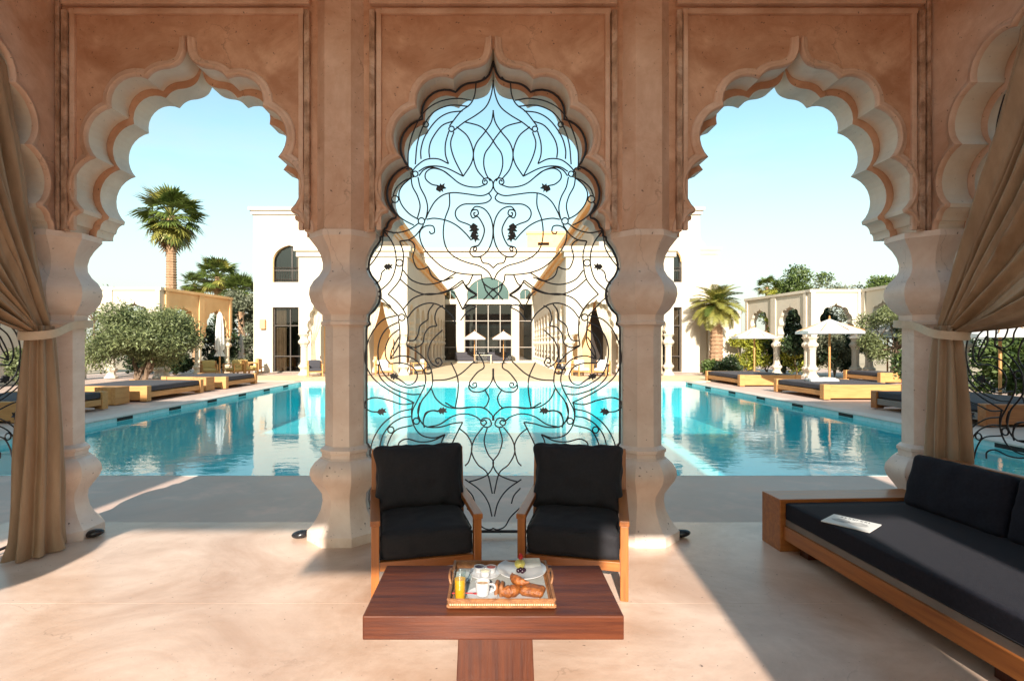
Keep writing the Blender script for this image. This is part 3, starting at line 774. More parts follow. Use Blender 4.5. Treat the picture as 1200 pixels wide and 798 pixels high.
# dark stones at the feet of the columns
def stone_at(x, y, rz, label):
    m = MB(); n = 14; pr = []
    for i in range(9):
        a = -PI / 2 + PI * i / 8; pr.append((max(.002, math.cos(a)), math.sin(a)))
    m.lathe(pr, 16)
    m.v = [(a * .078 * (1 + .12 * b), b * .05, .032 + c * .032 + .008 * a) for a, b, c in m.v]
    solo("floor_stone", m, STONEB, label, "stone", "dark stones at the foot of the columns", True, (x, y, 0), rz)
stone_at((353 - 578) * 4.40 / F, 4.40, .25, "dark polished oval stone on the floor left of the middle arch's left column")
stone_at((798 - 578) * 4.42 / F, 4.42, -.2, "dark polished oval stone on the floor right of the middle arch's right column")
stone_at((113 - 578) * 4.45 / F, 4.42, .3, "dark polished oval stone on the floor by the left curtain's corner column")

# ------------------------------------------------------------------ armchairs
def make_chair(label):
    t = thing("armchair", label, "armchair", (0, 0, 0), 0, "black cushioned armchairs at the table")
    for s in (-1, 1):
        a, b = sorted((s * .352, s * .302))
        part("front_leg", MB().bbox(a, b, -.36, -.30, 0, .468, .004), TEAKZ, t)
        m = MB().bbox(a, b, .30, .36, 0, .80, .004)
        m.v = [(x, y + max(0, z - .40) * .25, z) for x, y, z in m.v]
        part("rear_leg", m, TEAKZ, t)
        part("armrest", MB().bbox(a - .006, b + .006, -.37, .395, .470, .505, .005), TEAK, t)
        part("side_rail", MB().bbox(a + .008, b - .008, -.298, .298, .185, .240, .003), TEAK, t)
    part("front_rail", MB().bbox(-.300, .300, -.352, -.308, .180, .238, .003), TEAKX, t)
    part("rear_rail", MB().bbox(-.300, .300, .306, .352, .185, .240, .003), TEAKX, t)
    part("top_rail", MB().bbox(-.300, .300, .400, .440, .72, .80, .003), TEAKX, t)
    sl = MB().bbox(-.018, .018, .37, .385, .24, .72, .002); sl.v = [(x, y + max(0, z - .40) * .13, z) for x, y, z in sl.v]
    me = sl.mesh("back_slat", TEAKZ)
    for k in range(5): obj("back_slat", me, t, (-.22 + k * .11, 0, 0))
    part("seat_base", MB().box(-.299, .299, -.306, .304, .222, .236), DARKI, t)
    c = cushion_mb(.592, .66, .175, .040, .026, 26, .008, 3); c.v = [(x, y - .02, z + .327) for x, y, z in c.v]
    sc_ = part("seat_cushion", c, BLACKF, t, smooth=True, angle=70)
    for zz_ in (.402, .252):
        lp_ = [(-.280, -.336, zz_), (.280, -.336, zz_), (.290, -.320, zz_), (.290, .285, zz_), (-.290, .285, zz_), (-.290, -.320, zz_)]
        part("piping", MB().tube(lp_, .005, 5, closed=True), BLACKF, sc_, smooth=True)
    c = cushion_mb(.63, .46, .17, .060, .050, 30, .016, 11)
    c.v = [(x * (1 + .10 * (y / .23) ** 2 * (abs(x) / .3)) - .0, y * (1 + .06 * (x / .3) ** 2), z * (1 - .32 * max(0, abs(x) / .31 - .55) - .2 * max(0, abs(y) / .23 - .6)) + .007 * math.sin(9 * x + 16 * y) * max(0, 1 - abs(y) * 3)) for x, y, z in c.v]
    M = Matrix.Translation((0, .235, .620)) @ Matrix.Rotation(math.radians(90 - 16), 4, 'X')
    c.xf(M); part("back_cushion", c, BLACKF, t, smooth=True, angle=70)
    m = MB()
    m.tube(catmull([(.30, .12, .44), (.335, .18, .46), (.345, .26, .47), (.34, .32, .46)], 4), .012, 5); m.tube(catmull([(-.30, .12, .44), (-.335, .18, .46), (-.345, .26, .47), (-.34, .32, .46)], 4), .012, 5)
    part("cushion_tie", m, BLACKF, t, smooth=True)
    return t
ch = make_chair("black cushioned wooden armchair left of the gap, behind the table's left half")
copy_tree(ch, (.580, 3.727, 0), math.radians(-12.8), "black cushioned wooden armchair on the right, behind the table's right half")
ch.location = (-.498, 3.727, 0); ch.rotation_euler = (0, 0, math.radians(12.8))

# ------------------------------------------------------------------ coffee table
tb = thing("coffee_table", "low dark red wooden coffee table on a block pedestal in front of the armchairs", "table", (0, 2.70, 0))
TZ = .36
m = MB().bbox(-.60, .60, 2.425, 2.985, .25, TZ, .006); part("table_top", m, MAHOG, tb, world=True)
m = MB().bbox(-.165, .185, 2.52, 2.92, 0, .249, .004)
m.v = [((x - .01) * (1 + .06 * (1 - z / .25)) + .01, y, z) for x, y, z in m.v]; part("pedestal", m, MAHOGZ, tb, world=True)

# tray and breakfast
RATT = mat("tray_cane", (.34, .15, .055), (.17, .065, .025), rough=.45, scale=30, bump=.3)
BEAD = mat("tray_bead", (.70, .55, .36), (.5, .36, .2), rough=.5, scale=40)
TX, TY = .039, 2.715; TW, TD = .25, .222
tray = thing("serving_tray", "cane edged breakfast tray lined with a white cloth on the coffee table", "tray", (TX, TY, TZ))
m = MB().box(-TW + .01, TW - .01, -TD + .01, TD - .01, .004, .010); part("tray_base", m, RATT, tray)
for s in (-1, 1):
    m = MB()
    m.tube([(-TW, s * TD, .040), (TW, s * TD, .040)], .008, 6); m.tube([(-TW, s * TD, .012), (TW, s * TD, .012)], .010, 6)
    m.box(-TW, TW, s * TD - .004, s * TD + .004, .012, .038); part("tray_edge", m, RATT, tray)
    m = MB()
    m.tube([(s * TW, -TD, .042), (s * TW, -TD * .3, .044), (s * TW, TD * .3, .044), (s * TW, TD, .042)], .008, 6); m.tube([(s * TW, -TD, .012), (s * TW, TD, .012)], .010, 6)
    m.tube(catmull([(s * TW, -.07, .044), (s * (TW + .01), -.045, .075), (s * (TW + .01), .045, .075), (s * TW, .07, .044)], 5), .006, 6)
    part("tray_edge", m, RATT, tray)
m = MB()
for k in range(46):
    x = -TW + .01 + k * (2 * TW - .02) / 45; m.box(x - .0035, x + .0035, -TD - .011, -TD - .007, .020, .027)
o = part("bead_row", m, BEAD, tray); 
m = MB(); n = 12
vs = [((i / n - .5) * 2 * (TW - .022), (j / n - .5) * 2 * (TD - .022), .0125 + .0012 * noise.noise(Vector((i * .7, j * .7, 0)))) for j in range(n + 1) for i in range(n + 1)]
m.add(vs, [(j * (n + 1) + i, j * (n + 1) + i + 1, (j + 1) * (n + 1) + i + 1, (j + 1) * (n + 1) + i) for j in range(n) for i in range(n)])
part("tray_cloth", m, mat("pale_tray_linen", (.33, .33, .31), (.27, .275, .265), rough=.8, scale=10), tray, smooth=True)
BZ = TZ + .014
# orange juice
JUICE = mat("orange_juice", (.92, .40, .02), (.88, .34, .015), rough=.25, scale=10, bump=0)
g = thing("juice_glass", "tall glass of orange juice on the near left corner of the tray", "glass", (-.160, 2.555, BZ))
part("juice", MB().lathe([(.001, .004), (.0235, .005), (.027, .10), (.001, .101)], 20, caps=False), JUICE, g, smooth=True)
part("glass", MB().lathe([(.026, 0), (.031, .135), (.0285, .135), (.0245, .004)], 20, caps=False), GLASS, g, smooth=True)
# coffee
cup = thing("coffee_cup", "white cup of coffee on its saucer right of the juice", "cup", (-.052, 2.585, BZ))
part("saucer", MB().lathe([(.001, 0), (.045, .001), (.075, .011), (.075, .014), (.045, .005), (.001, .004)], 28, caps=False), PORC, cup, smooth=True)
part("cup_body", MB().lathe([(.022, .006), (.030, .012), (.035, .045), (.036, .074), (.033, .074), (.031, .045), (.027, .014), (.001, .012)], 24, caps=False), PORC, cup, smooth=True)
part("coffee", MB().lathe([(.0325, .060), (.001, .0605)], 24, caps=False), mat("milky_coffee", (.36, .21, .085), (.30, .17, .06), rough=.2, scale=20, bump=0), cup, smooth=True)
part("handle", MB().tube(catmull([(.034, -.004, .062), (.056, -.008, .060), (.060, -.009, .038), (.036, -.004, .024)], 5), .0045, 6), PORC, cup, smooth=True)
sp = MB().tube([(-.085, -.004, 0), (0, 0, .003), (.015, 0, .003)], [.0035, .003, .004], 6); sp.lathe([(.001, -.002), (.012, 0), (.001, .002)], 10, c=(.028, 0, .003))
solo("sugar_stick", sp, mat("red_paper", (.45, .05, .05), (.35, .03, .03), rough=.5), "thin red stick lying across the coffee saucer", "stick", loc=(-.115, 2.575, BZ + .018), rz=-.1)
# jam dish
dish = thing("jam_dish", "small white plate with three little pots on the far left of the tray", "plate", (-.045, 2.835, BZ))
part("plate", MB().lathe([(.001, 0), (.055, .001), (.085, .010), (.085, .013), (.055, .005), (.001, .004)], 28, caps=False), PORC, dish, smooth=True)
for (x, y, c, nm) in ((-.030, .022, (.035, .010, .03), "dark_jam"), (.034, .018, (.35, .05, .03), "red_jam"), (.002, -.030, (.80, .72, .50), "butter")):
    pot = thing_pot = part("pot", MB().lathe([(.022, 0), (.029, .028), (.026, .028), (.020, .004)], 18, c=(x, y, .006), caps=False), PORC, dish, smooth=True)
    part("preserve", MB().lathe([(.0255, .026), (.015, .029), (.001, .031)], 16, c=(x, y, .006), caps=False), mat(nm, c, tuple(k * .8 for k in c), rough=.25, scale=60, bump=.2), pot, smooth=True)
# dinner plate with fruit
pl = thing("fruit_plate", "large white plate of cut fruit on the far right of the tray", "plate", (.152, 2.835, BZ + .010))
part("plate", MB().lathe([(.001, 0), (.075, .001), (.09, .008), (.132, .020), (.132, .024), (.09, .013), (.075, .006), (.001, .005)], 40, caps=False), PORC, pl, smooth=True)
def blob(m, c, r, sq=1.0, mi=0, n=10):
    m.lathe([(max(.0005, r * math.cos(a)), r * sq * math.sin(a)) for a in [(-PI / 2 + PI * i / 6) for i in range(7)]], n, c=c, mi=mi, caps=False)
m = MB(); blob(m, (-.008, .030, .034), .030, .8); part("melon", m, mat("pale_melon", (.72, .62, .18), (.6, .52, .12), rough=.35), pl, smooth=True)
m = MB(); m.lathe([(.001, .062), (.012, .066), (.014, .080), (.006, .094), (.001, .097)], 12, c=(-.004, .018, 0), caps=False); part("strawberry", m, mat("red_fruit", (.55, .02, .015), (.42, .012, .01), rough=.3, scale=80, bump=.3), pl, smooth=True)
for (x, y) in ((-.018, -.020), (.003, -.026), (-.006, -.006), (.012, -.012)):
    m = MB(); blob(m, (x, y, .018), .0125); part("berry", m, mat("dark_berry", (.03, .008, .018), (.02, .005, .012), rough=.2), pl, smooth=True)
# napkin behind the plate, folded card, fork
m = MB(); m.add([(-.06, 0, 0), (.05, -.004, 0), (.035, .012, .060), (-.05, .014, .050), (-.06, .03, 0), (.05, .03, 0)], [(0, 1, 2, 3), (4, 3, 2, 5), (0, 3, 4), (1, 5, 2)])
solo("napkin", m, mat("white_linen", (.50, .50, .48), (.44, .44, .43), rough=.8, scale=10), "folded white napkin standing behind the fruit plate", "napkin", loc=(.215, 2.880, BZ + .008), rz=-.2)
m = MB()
m.add([(-.045, -.06, .003), (.04, -.065, .003), (.042, .058, .004), (-.042, .062, .004), (-.03, -.055, .007), (.045, -.05, .006), (.044, .05, .007), (-.033, .06, .006)], [(0, 1, 2, 3), (4, 5, 6, 7)])
solo("folded_napkin", m, mat("white_linen", (.50, .50, .48), (.44, .44, .43), rough=.8, scale=10), "flat folded white napkin in the tray's far left corner", "napkin", loc=(-.155, 2.800, BZ))
STEEL = mat("steel", (.6, .6, .62), (.5, .5, .52), rough=.2, metal=1.0, bump=0)
m = MB().tube([(0, -.08, 0), (0, .02, .002)], [.004, .0028], 6)
for k in (-1, 0, 1): m.tube([(0, .02, .002), (k * .006, .035, .001), (k * .006, .075, .003)], .0015, 5)
solo("fork", m, STEEL, "steel fork lying on the flat folded napkin", "fork", loc=(-.125, 2.800, BZ + .011), rz=-.15, smooth=True)
# pastries
CRUST = mat("baked_crust", (.34, .115, .022), (.12, .032, .008), rough=.4, scale=45, bump=.4, bscale=120, c3=(.24, .07, .014))
def croissant(label, x, y, z, rz, L=.075, R=.024, bend=1.3, tilt=0.0):
    m = MB(); pts = []; rs = []
    n = 26
    for i in range(n + 1):
        t = i / n * 2 - 1; a = t * bend
        pts.append((L * math.sin(a) / max(.3, bend) * 1.1, L * (1 - math.cos(a)) * .8, 0))
        rs.append(max(.004, R * (1 - abs(t) ** 1.8) * (1 + .16 * abs(math.sin(t * 9)))))
    m.tube(pts, rs, 12)
    o = solo("croissant", m, CRUST, label, "pastry", "croissants and pastries on the tray", True, (x, y, z), rz, angle=80); o.rotation_euler[0] = tilt
    return o
croissant("curved brown croissant lying lowest at the front of the tray", .085, 2.585, BZ + .024, .3, .075, .028)
croissant("reddish croissant leaning on top of the pastry pile", .118, 2.635, BZ + .056, -.9, .070, .022, 1.0, .3)
m = MB(); c = cushion_mb(.115, .085, .034, .015, .008, 8, .006, 4); 
solo("puff_pastry", c, CRUST, "flat flaky pastry at the right end of the pile", "pastry", "croissants and pastries on the tray", True, (.198, 2.605, BZ + .022), -.35, angle=80)
for k, (x, y, lb) in enumerate(((.018, 2.610, "small upright roll next to the coffee cup"), (.042, 2.600, "small upright roll against the croissants"))):
    c = cushion_mb(.022, .07, .055, .010, .006, 6, .003, k); solo("bread_roll", c, mat("pale_crust", (.32, .13, .045), (.18, .065, .02), rough=.5, scale=40, bump=.3), lb, "bread", None, True, (x, y, BZ + .030), -.15, angle=80)
m = MB().lathe([(.001, 0), (.075, .001), (.10, .005), (.10, .007), (.075, .003), (.001, .002)], 30, caps=False); m.v = [(x * 1.25, y * .75, z) for x, y, z in m.v]
solo("pastry_plate", m, PORC, "oval white plate under the pile of pastries", "plate", None, True, (.118, 2.60, BZ - .001))

# ------------------------------------------------------------------ sofa and magazine (local: x across depth, y along; front edge at x=0)
so = thing("sofa", "long low wooden sofa with black cushions on the right side of the floor", "sofa", (2.235, 4.10, 0), math.radians(3.2))
SL = 3.3
m = MB().bbox(-.012, 1.20, .0, .25, 0, .405, .006); part("end_block", m, TEAKX, so)
m = MB().bbox(.012, .06, -SL, -.002, .10, .205, .004); part("front_rail", m, TEAK, so)
m = MB().box(.03, 1.2, -SL, -.003, .206, .254); part("base_frame", m, GREYW, so)
for y in (-.12, -1.6, -3.1):
    part("leg", MB().bbox(.10, .20, y - .05, y + .05, 0, .205, .004), MAHOGZ, so); part("leg", MB().bbox(1.05, 1.15, y - .05, y + .05, 0, .205, .004), MAHOGZ, so)
m = MB().bbox(1.17, 1.22, -SL, -.13, .256, .742, .005); part("back_frame", m, TEAK, so)
c = cushion_mb(1.13, SL - .01, .132, .016, .004, 26, .002, 5); c.v = [(x + .582, y - SL / 2 - .008, z + .322) for x, y, z in c.v]
part("seat_cushion", c, NAVYF, so, smooth=True, angle=60)
m = MB()
loop = [(.030, -.03, .379), (.030, -SL + .05, .379)]
m.tube(loop, .0045, 5); m.tube([(p[0] - .012, p[1], .268) for p in loop], .0045, 5); part("piping", m, BLACKF, so, smooth=True)
for k in range(4):
    c = cushion_mb(.755, .40, .15, .040, .026, 26, .009, 20 + k)
    M = Matrix.Translation((1.015, -.455 - k * .775, .565)) @ Matrix.Rotation(PI / 2, 4, 'Z') @ Matrix.Rotation(math.radians(90 + 14), 4, 'X') @ Matrix.Rotation(PI, 4, 'X')
    c.xf(M); part("back_cushion", c, NAVYF, so, smooth=True, angle=70)
mg = thing("magazine", "white cover magazine lying on the far end of the sofa seat", "magazine", (2.43, 3.595, .390), math.radians(-52))
PAPER = mat("white_paper", (.66, .65, .62), (.62, .61, .58), rough=.5, scale=5, bump=0)
INK = mat("dark_print", (.03, .03, .035), (.03, .03, .035), rough=.6, bump=0)
GINK = mat("grey_print", (.45, .44, .42), (.30, .29, .28), rough=.6, scale=30, bump=0)
part("pages", MB().bbox(-.142, .142, -.115, .115, 0, .007, .001), PAPER, mg)
m = MB()
for k, wd in enumerate((.010, .013, .011, .014, .009, .012, .012, .010)):
    x = -.085 + k * .0235
    m.box(x, x + wd * .35, .068, .094, .0073, .0077); m.box(x + wd * .35, x + wd, .070 if k % 2 else .082, .076 if k % 2 else .088, .0073, .0077)
    if k % 3 != 1: m.box(x + wd * .8, x + wd * 1.1, .068, .094, .0073, .0077)
part("title_print", m, INK, mg)
m = MB()
for cx in (-.052, .052):
    m.add([(cx + .055 * math.cos(a * PI / 8) * (1 + .18 * math.sin(5 * a)), -.005 + .042 * math.sin(a * PI / 8) * (1 + .2 * math.cos(3 * a)), .0074) for a in range(16)], [tuple(range(16))])
part("cover_picture", m, GINK, mg)

# ================================================================== beyond the pool
def P(px, Y): return (px - 578) * Y / F
def Z(py, Y): return H - (py - 405) * Y / F

# ------------------------------------------------------------------ the white villa
villa = thing("villa", "white two storey villa with two wings and arched loggias across the pool", "villa", (0, 31, 0))
AX = -.35
def vpart(name, mb, mats, smooth=False, parent=None, **k): return part(name, mb, mats, parent or villa, smooth, world=True, **k)
def rect(x0, x1, z0, z1): return [(x0, z0), (x1, z0), (x1, z1), (x0, z1)]
def pointed(x0, x1, z0, z1, zs, n=7):
    c = (x0 + x1) / 2; L = []; R = []
    for i in range(n + 1):
        t = i / n; L.append((x0 + (c - x0) * (1 - math.cos(t * PI / 2 * .86)) / (1 - math.cos(PI / 2 * .86)), zs + (z1 - zs) * math.sin(t * PI / 2 * .86) / math.sin(PI / 2 * .86)))
    R = [(2 * c - x, z) for x, z in reversed(L[:-1])]
    return [(x1, z0), (x0, z0)] + L + R
def window(x0, x1, z0, z1, y, vb=(), hb=(), fr=.06, frm=DARKFR, fan=None, depth=1.8, curtain=0, glass=None):
    """window set back in its opening: frame bars, pane, and the dark room behind"""
    yy = y + .22
    m = MB()
    m.box(x0, x0 + fr, yy, yy + .06, z0, z1); m.box(x1 - fr, x1, yy, yy + .06, z0, z1)
    m.box(x0 + fr, x1 - fr, yy, yy + .06, z0, z0 + fr); m.box(x0 + fr, x1 - fr, yy, yy + .06, z1 - fr, z1)
    wdw = vpart("window", m, frm)
    for v in vb: vpart("mullion", MB().box(v - fr / 2, v + fr / 2, yy - .006, yy + .05, z0 + fr, z1 - fr), frm, parent=wdw)
    for h in hb: vpart("transom", MB().box(x0 + fr, x1 - fr, yy - .010, yy + .045, h - fr / 2, h + fr / 2), frm, parent=wdw)
    m = MB(); m.add([(x0, yy + .03, z0), (x1, yy + .03, z0), (x1, yy + .03, z1), (x0, yy + .03, z1)], [(0, 1, 2, 3)])
    vpart("pane", m, glass or WGLASS, parent=wdw)
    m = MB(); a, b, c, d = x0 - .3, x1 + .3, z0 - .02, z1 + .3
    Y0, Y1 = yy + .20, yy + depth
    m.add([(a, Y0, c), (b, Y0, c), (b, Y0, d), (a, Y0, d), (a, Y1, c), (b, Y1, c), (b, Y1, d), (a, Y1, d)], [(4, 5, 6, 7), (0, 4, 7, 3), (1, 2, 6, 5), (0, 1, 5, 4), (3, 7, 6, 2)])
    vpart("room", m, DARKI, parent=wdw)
    if curtain:
        m = MB(); vs = []; n = 36
        cx0, cx1 = (x0 + .08, x0 + .08 + (x1 - x0) * .30) if curtain > 0 else (x1 - .08 - (x1 - x0) * .3, x1 - .08)
        for i in range(n + 1):
            u = i / n; xx = cx0 + (cx1 - cx0) * u; q = yy + .14 + .05 * math.sin(u * 40)
            vs += [(xx, q, z0 + .02), (xx, q, z1 - .05)]
        m.add(vs, [(2 * i, 2 * i + 2, 2 * i + 3, 2 * i + 1) for i in range(n)])
        vpart("curtain", m, mat("brown_room_curtain", (.30, .17, .10), (.2, .11, .06), rough=.8), True, parent=wdw)
    return wdw
def cornice(x0, x1, y0, y1, z, over=.22, h=.42, m_=WHITE):
    m = MB(); m.box(x0 - over, x1 + over, y0 - over, y1 + over, z - h * .45, z); m.box(x0 - over * .5, x1 + over * .5, y0 - over * .5, y1 + over * .5, z - h, z - h * .45 - .002)
    return vpart("cornice", m, m_)

# left tower and right tower
def tower(x0, x1, y0, y1, h, wx0, wx1, cur):
    m = MB()
    m.wall([rect(x0, x1, 0, h - .3), rect(wx0, wx1, .02, 3.82), pointed(wx0, wx1, 5.28, 7.45, 6.5)], y0, y0 + .45, 0)
    vpart("front_wall", m, WHITE)
    m = MB(); m.box(x0, x0 + .4, y0 + .452, y1, 0, h - .3); m.box(x1 - .4, x1, y0 + .452, y1, 0, h - .3); m.box(x0 + .402, x1 - .402, y1 - .4, y1, 0, h - .3)
    m.box(x0, x1, y0 + .002, y1, h - .298, h - .05)
    vpart("side_wall", m, WHITE)
    cornice(x0, x1, y0, y1, h)
    c = (wx0 + wx1) / 2
    window(wx0, wx1, .02, 3.82, y0, (wx0 + (wx1 - wx0) * .5,), (.95, 2.75), curtain=cur)
    wd = window(wx0, wx1, 5.28, 7.46, y0, (wx0 + (wx1 - wx0) * .55,), (6.0,), curtain=-cur)
    vpart("arch_surround", MB().tube([(x, y0 + .10, z) for x, z in pointed(wx0 - .02, wx1 + .02, 5.28, 7.50, 6.5)[1:]], .07, 6, caps=True), SAND_SHADE)
    m = MB()
    for z in (5.45, 6.15): m.tube([(wx0 + .02, y0 + .08, z), (wx1 - .02, y0 + .08, z)], .018, 5)
    k = int((wx1 - wx0) / .14)
    for i in range(k + 1):
        x = wx0 + .03 + (wx1 - wx0 - .06) * i / k; m.tube([(x, y0 + .08, 5.30), (x, y0 + .08, 6.15)], .010, 4)
    vpart("railing", m, DARKFR)
tower(-14.05, -6.9, 31, 49.5, 9.65, -12.93, -11.0, 1)
tower(6.2, 12.1, 31, 49.5, 9.65, 9.25, 11.05, -1)
m = MB(); m.box(12.102, 13.7, 32.2, 46, 0, 7.3); vpart("side_annex", m, WHITE); cornice(12.12, 13.7, 32.2, 46, 7.55, .15)
m = MB().lathe([(.01, 0), (.30, .05), (.34, .25), (.22, .45), (.06, .60), (.02, .85), (.001, .9)], 14, c=(12.9, 33, 7.55)); vpart("roof_finial", m, WHITE, True)
m = MB().bbox(-13.62, -13.30, 30.80, 30.998, 2.55, 3.1, .03); vpart("wall_lamp", m, SAND_SHADE)
m = MB().box(9.9, 10.0, 30.9, 30.998, 2.5, 3.0)

# upper court walls and the rear facade
for xa, xb in ((-7.2, -6.905), (6.205, 6.5)): vpart("court_wall", MB().box(xa, xb, 31.5, 50, 6.9, 10.299), WHITE)
for xa, xb in ((-7.25, -6.60), (5.9, 6.55)): vpart("court_cornice", MB().box(xa, xb, 31.3, 50.2, 10.30, 10.70), SAND_SHADE)
BY = 50.0
m = MB()
def fanarch(x0, x1, z0, z1, n=9):
    c = (x0 + x1) / 2; r = (x1 - x0) / 2
    return [(x1, z0), (x0, z0)] + [(c - r * math.cos(PI * i / n), z1 - r + r * math.sin(PI * i / n)) for i in range(n + 1)]
m.wall([rect(-6.9, 6.2, 0, 10.45), rect(-2.74, 1.77, .12, 5.48), pointed(-2.50, 1.50, 5.90, 8.05, 6.3), rect(-4.72, -3.47, .12, 5.48), rect(2.42, 3.72, .12, 5.48),
        fanarch(-4.62, -3.52, 5.92, 6.9), fanarch(2.5, 3.6, 5.92, 6.9)], BY, BY + .5)
vpart("rear_wall", m, WHITE)
m = MB(); m.box(-6.88, 6.18, BY - .25, BY + .4, 10.452, 10.75); m.box(-6.88, 6.18, BY - .12, BY + .3, 9.9, 10.05); vpart("cornice", m, WHITE)
m = MB(); m.wall([rect(3.3, 6.9, 10.755, 12.3), rect(4.3, 5.4, 11.2, 11.5)], BY + 1.0, BY + 1.3); m.box(3.2, 7.0, BY + .9, BY + 1.4, 12.302, 12.55); m.box(4.2, 5.5, BY + 1.32, BY + 1.4, 11.1, 11.6, 1); vpart("roof_block", m, [SAND_SHADE, DARKI])
window(-2.74, 1.77, .12, 5.48, BY, (-1.62, -.48, .66), (1.4, 3.9), .07, METALW, depth=3.5)
window(-4.72, -3.47, .12, 5.48, BY, (), (1.4, 3.9), .06, METALW, depth=3)
window(2.42, 3.72, .12, 5.48, BY, (), (1.4, 3.9), .06, METALW, depth=3, curtain=1)
for x0, x1, z0, z1 in ((-2.50, 1.50, 5.90, 8.06), (-4.62, -3.52, 5.92, 6.9), (2.5, 3.6, 5.92, 6.9)):
    window(x0, x1, z0, z1, BY, ((x0 + x1) / 2,) if x1 - x0 < 2 else (x0 + 1.0, x1 - 1.0), (), .05, METALW, depth=1.5, glass=FANGLASS)
m = MB(); m.box(-5.0, 4.2, BY - 1.6, BY, .0, .12); m.box(-4.9, 4.1, BY - 2.1, BY - 1.602, .0, .06); vpart("terrace_step", m, WHITE)

# loggias on both sides of the court, with lobed arches on vase columns
LH = 6.75
FY = 28.0
ecol_b = me_b.copy(); ecol_b.materials[0] = WHITE
ecol_s = me_s.copy(); ecol_s.materials[0] = WHITE
ecol_t = me_t.copy(); ecol_t.materials[0] = WHITE
ecol = bpy.data.meshes.new("column")
bm_ = bmesh.new()
for q in (ecol_b, ecol_s, ecol_t): bm_.from_mesh(q)
bm_.to_mesh(ecol); bm_.free(); ecol.materials.append(WHITE); ecol.name = "column"
ecol_sand = ecol.copy(); ecol_sand.materials[0] = mat("pale_sand_render", (.74, .62, .46), (.66, .53, .37), rough=.85, scale=1.5)
def scaled_arch(c, hw, z0, hgt, step=2):
    pts = [(c + x / .957 * hw, z0 + (z - 2.52) / 1.5 * hgt) for x, z in AF]
    return list(reversed(pts[::step] + ([pts[-1]] if (len(pts) - 1) % step else [])))
DRAPES = []
def loggia_front(x0, x1, centers, hw):
    m = MB()
    out_ = [(x0, 2.2), (x0, LH - .2), (x1, LH - .2), (x1, 2.2)]
    cs = sorted(centers, reverse=True)
    lp = list(out_)
    for c in cs: lp += scaled_arch(c, hw, 2.2, 1.9)
    m.wall([lp], FY, FY + .4); vpart("loggia_wall", m, WHITE)
    xs = [x0 + .22] + [(a + b) / 2 for a, b in zip(sorted(centers), sorted(centers)[1:])] + [x1 - .22]
    for x in xs: obj("column", ecol, villa, (x, FY + .2 - 31, 0), (0, 0, 0), (1.0, 1.0, 2.2 / 2.521))
    m = MB(); m.box(x0 - .2, x1 + .2, FY - .22, FY + .5, LH - .198, LH + .05); m.box(x0 - .1, x1 + .1, FY - .11, FY + .45, LH - .48, LH - .2); vpart("cornice", m, WHITE)
    m = MB(); m.box(x0 + .05, x1 - .05, FY + .42, 30.95, LH - .6, LH - .22); vpart("loggia_roof", m, SAND_SHADE)
    # golden back wall of the bays and the drapes
    for c in centers:
        for s in (-1, 1):
            m = MB(); vs = []; fs = []; NU, NV = 26, 16
            for j in range(NV + 1):
                t = j / NV
                for i in range(NU + 1):
                    u = i / NU
                    if t < .62:
                        k = t / .62; e = k ** 1.6
                        xx = c + s * ((.05 + .0 * u) * (1 - u) + hw * u) * (1 - e) + s * (hw - .28 + .22 * u) * e
                        zz = 4.0 - (u ** 2) * .55 * (1 - k) - k * 2.2
                    else:
                        k = (t - .62) / .38
                        xx = c + s * (hw - .28 + .22 * u) - s * .12 * k * (1 - u); zz = 1.8 - k * 1.75
                    vs.append((xx, FY + .48 + .05 * math.sin(u * 26), zz))
            for j in range(NV):
                for i in range(NU):
                    a = j * (NU + 1) + i; fs.append((a, a + 1, a + NU + 2, a + NU + 1))
            m.add(vs, fs); vpart("drape", m, DRAPE, True)
        m = MB(); m.box(c - hw * .95, c + hw * .2, 30.7, 30.95, .02, 3.9); vpart("back_panel", m, SAND_SHADE)
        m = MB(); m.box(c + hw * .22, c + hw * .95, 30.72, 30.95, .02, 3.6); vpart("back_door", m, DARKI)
loggia_front(-10.3, -4.55, (-8.9, -6.0), .98)
loggia_front(3.85, 9.55, (5.45, 8.2), .98)
def loggia_side(X, sx):
    m = MB()
    L0, L1 = FY + .42, 49.98
    nb = 9; bw = (L1 - L0) / nb
    lp = [(L0, 2.2), (L0, LH - .2), (L1, LH - .2), (L1, 2.2)]
    for k in reversed(range(nb)): lp += scaled_arch(L0 + bw * (k + .5), bw * .42, 2.2, 1.9, 3)
    m.wall([lp], 0, .35)
    m.v = [(X + sx * y, x, z) for x, y, z in m.v]
    vpart("loggia_side_wall", m, WHITE)
    for k in range(1, nb + 1): obj("column", ecol, villa, (X + sx * .18, L0 + bw * k - 31 - (.15 if k == nb else 0), 0), (0, 0, 0), (.9, .9, 2.2 / 2.521))
    m = MB(); xa, xb = sorted((X - sx * .28, X + sx * .4)); m.box(xa, xb, L0 + .1, L1 - .26, LH - .198, LH + .05); xa, xb = sorted((X - sx * .14, X + sx * .4)); m.box(xa, xb, L0 + .1, L1 - .26, LH - .48, LH - .2); vpart("loggia_cornice", m, SAND_SHADE)
    m = MB(); xa, xb = sorted((X + sx * .36, X + sx * 2.33)); m.box(xa, xb, L0 + .6, L1, LH - .6, LH - .25); vpart("loggia_roof", m, SAND_SHADE)
    m = MB(); xa, xb = sorted((X + sx * 2.3, X + sx * 2.34)); m.box(xa, xb, L0 + 3, L1, 0, LH - .62); vpart("loggia_back_wall", m, SAND_SHADE)
loggia_side(-4.55, -1); loggia_side(3.85, 1)

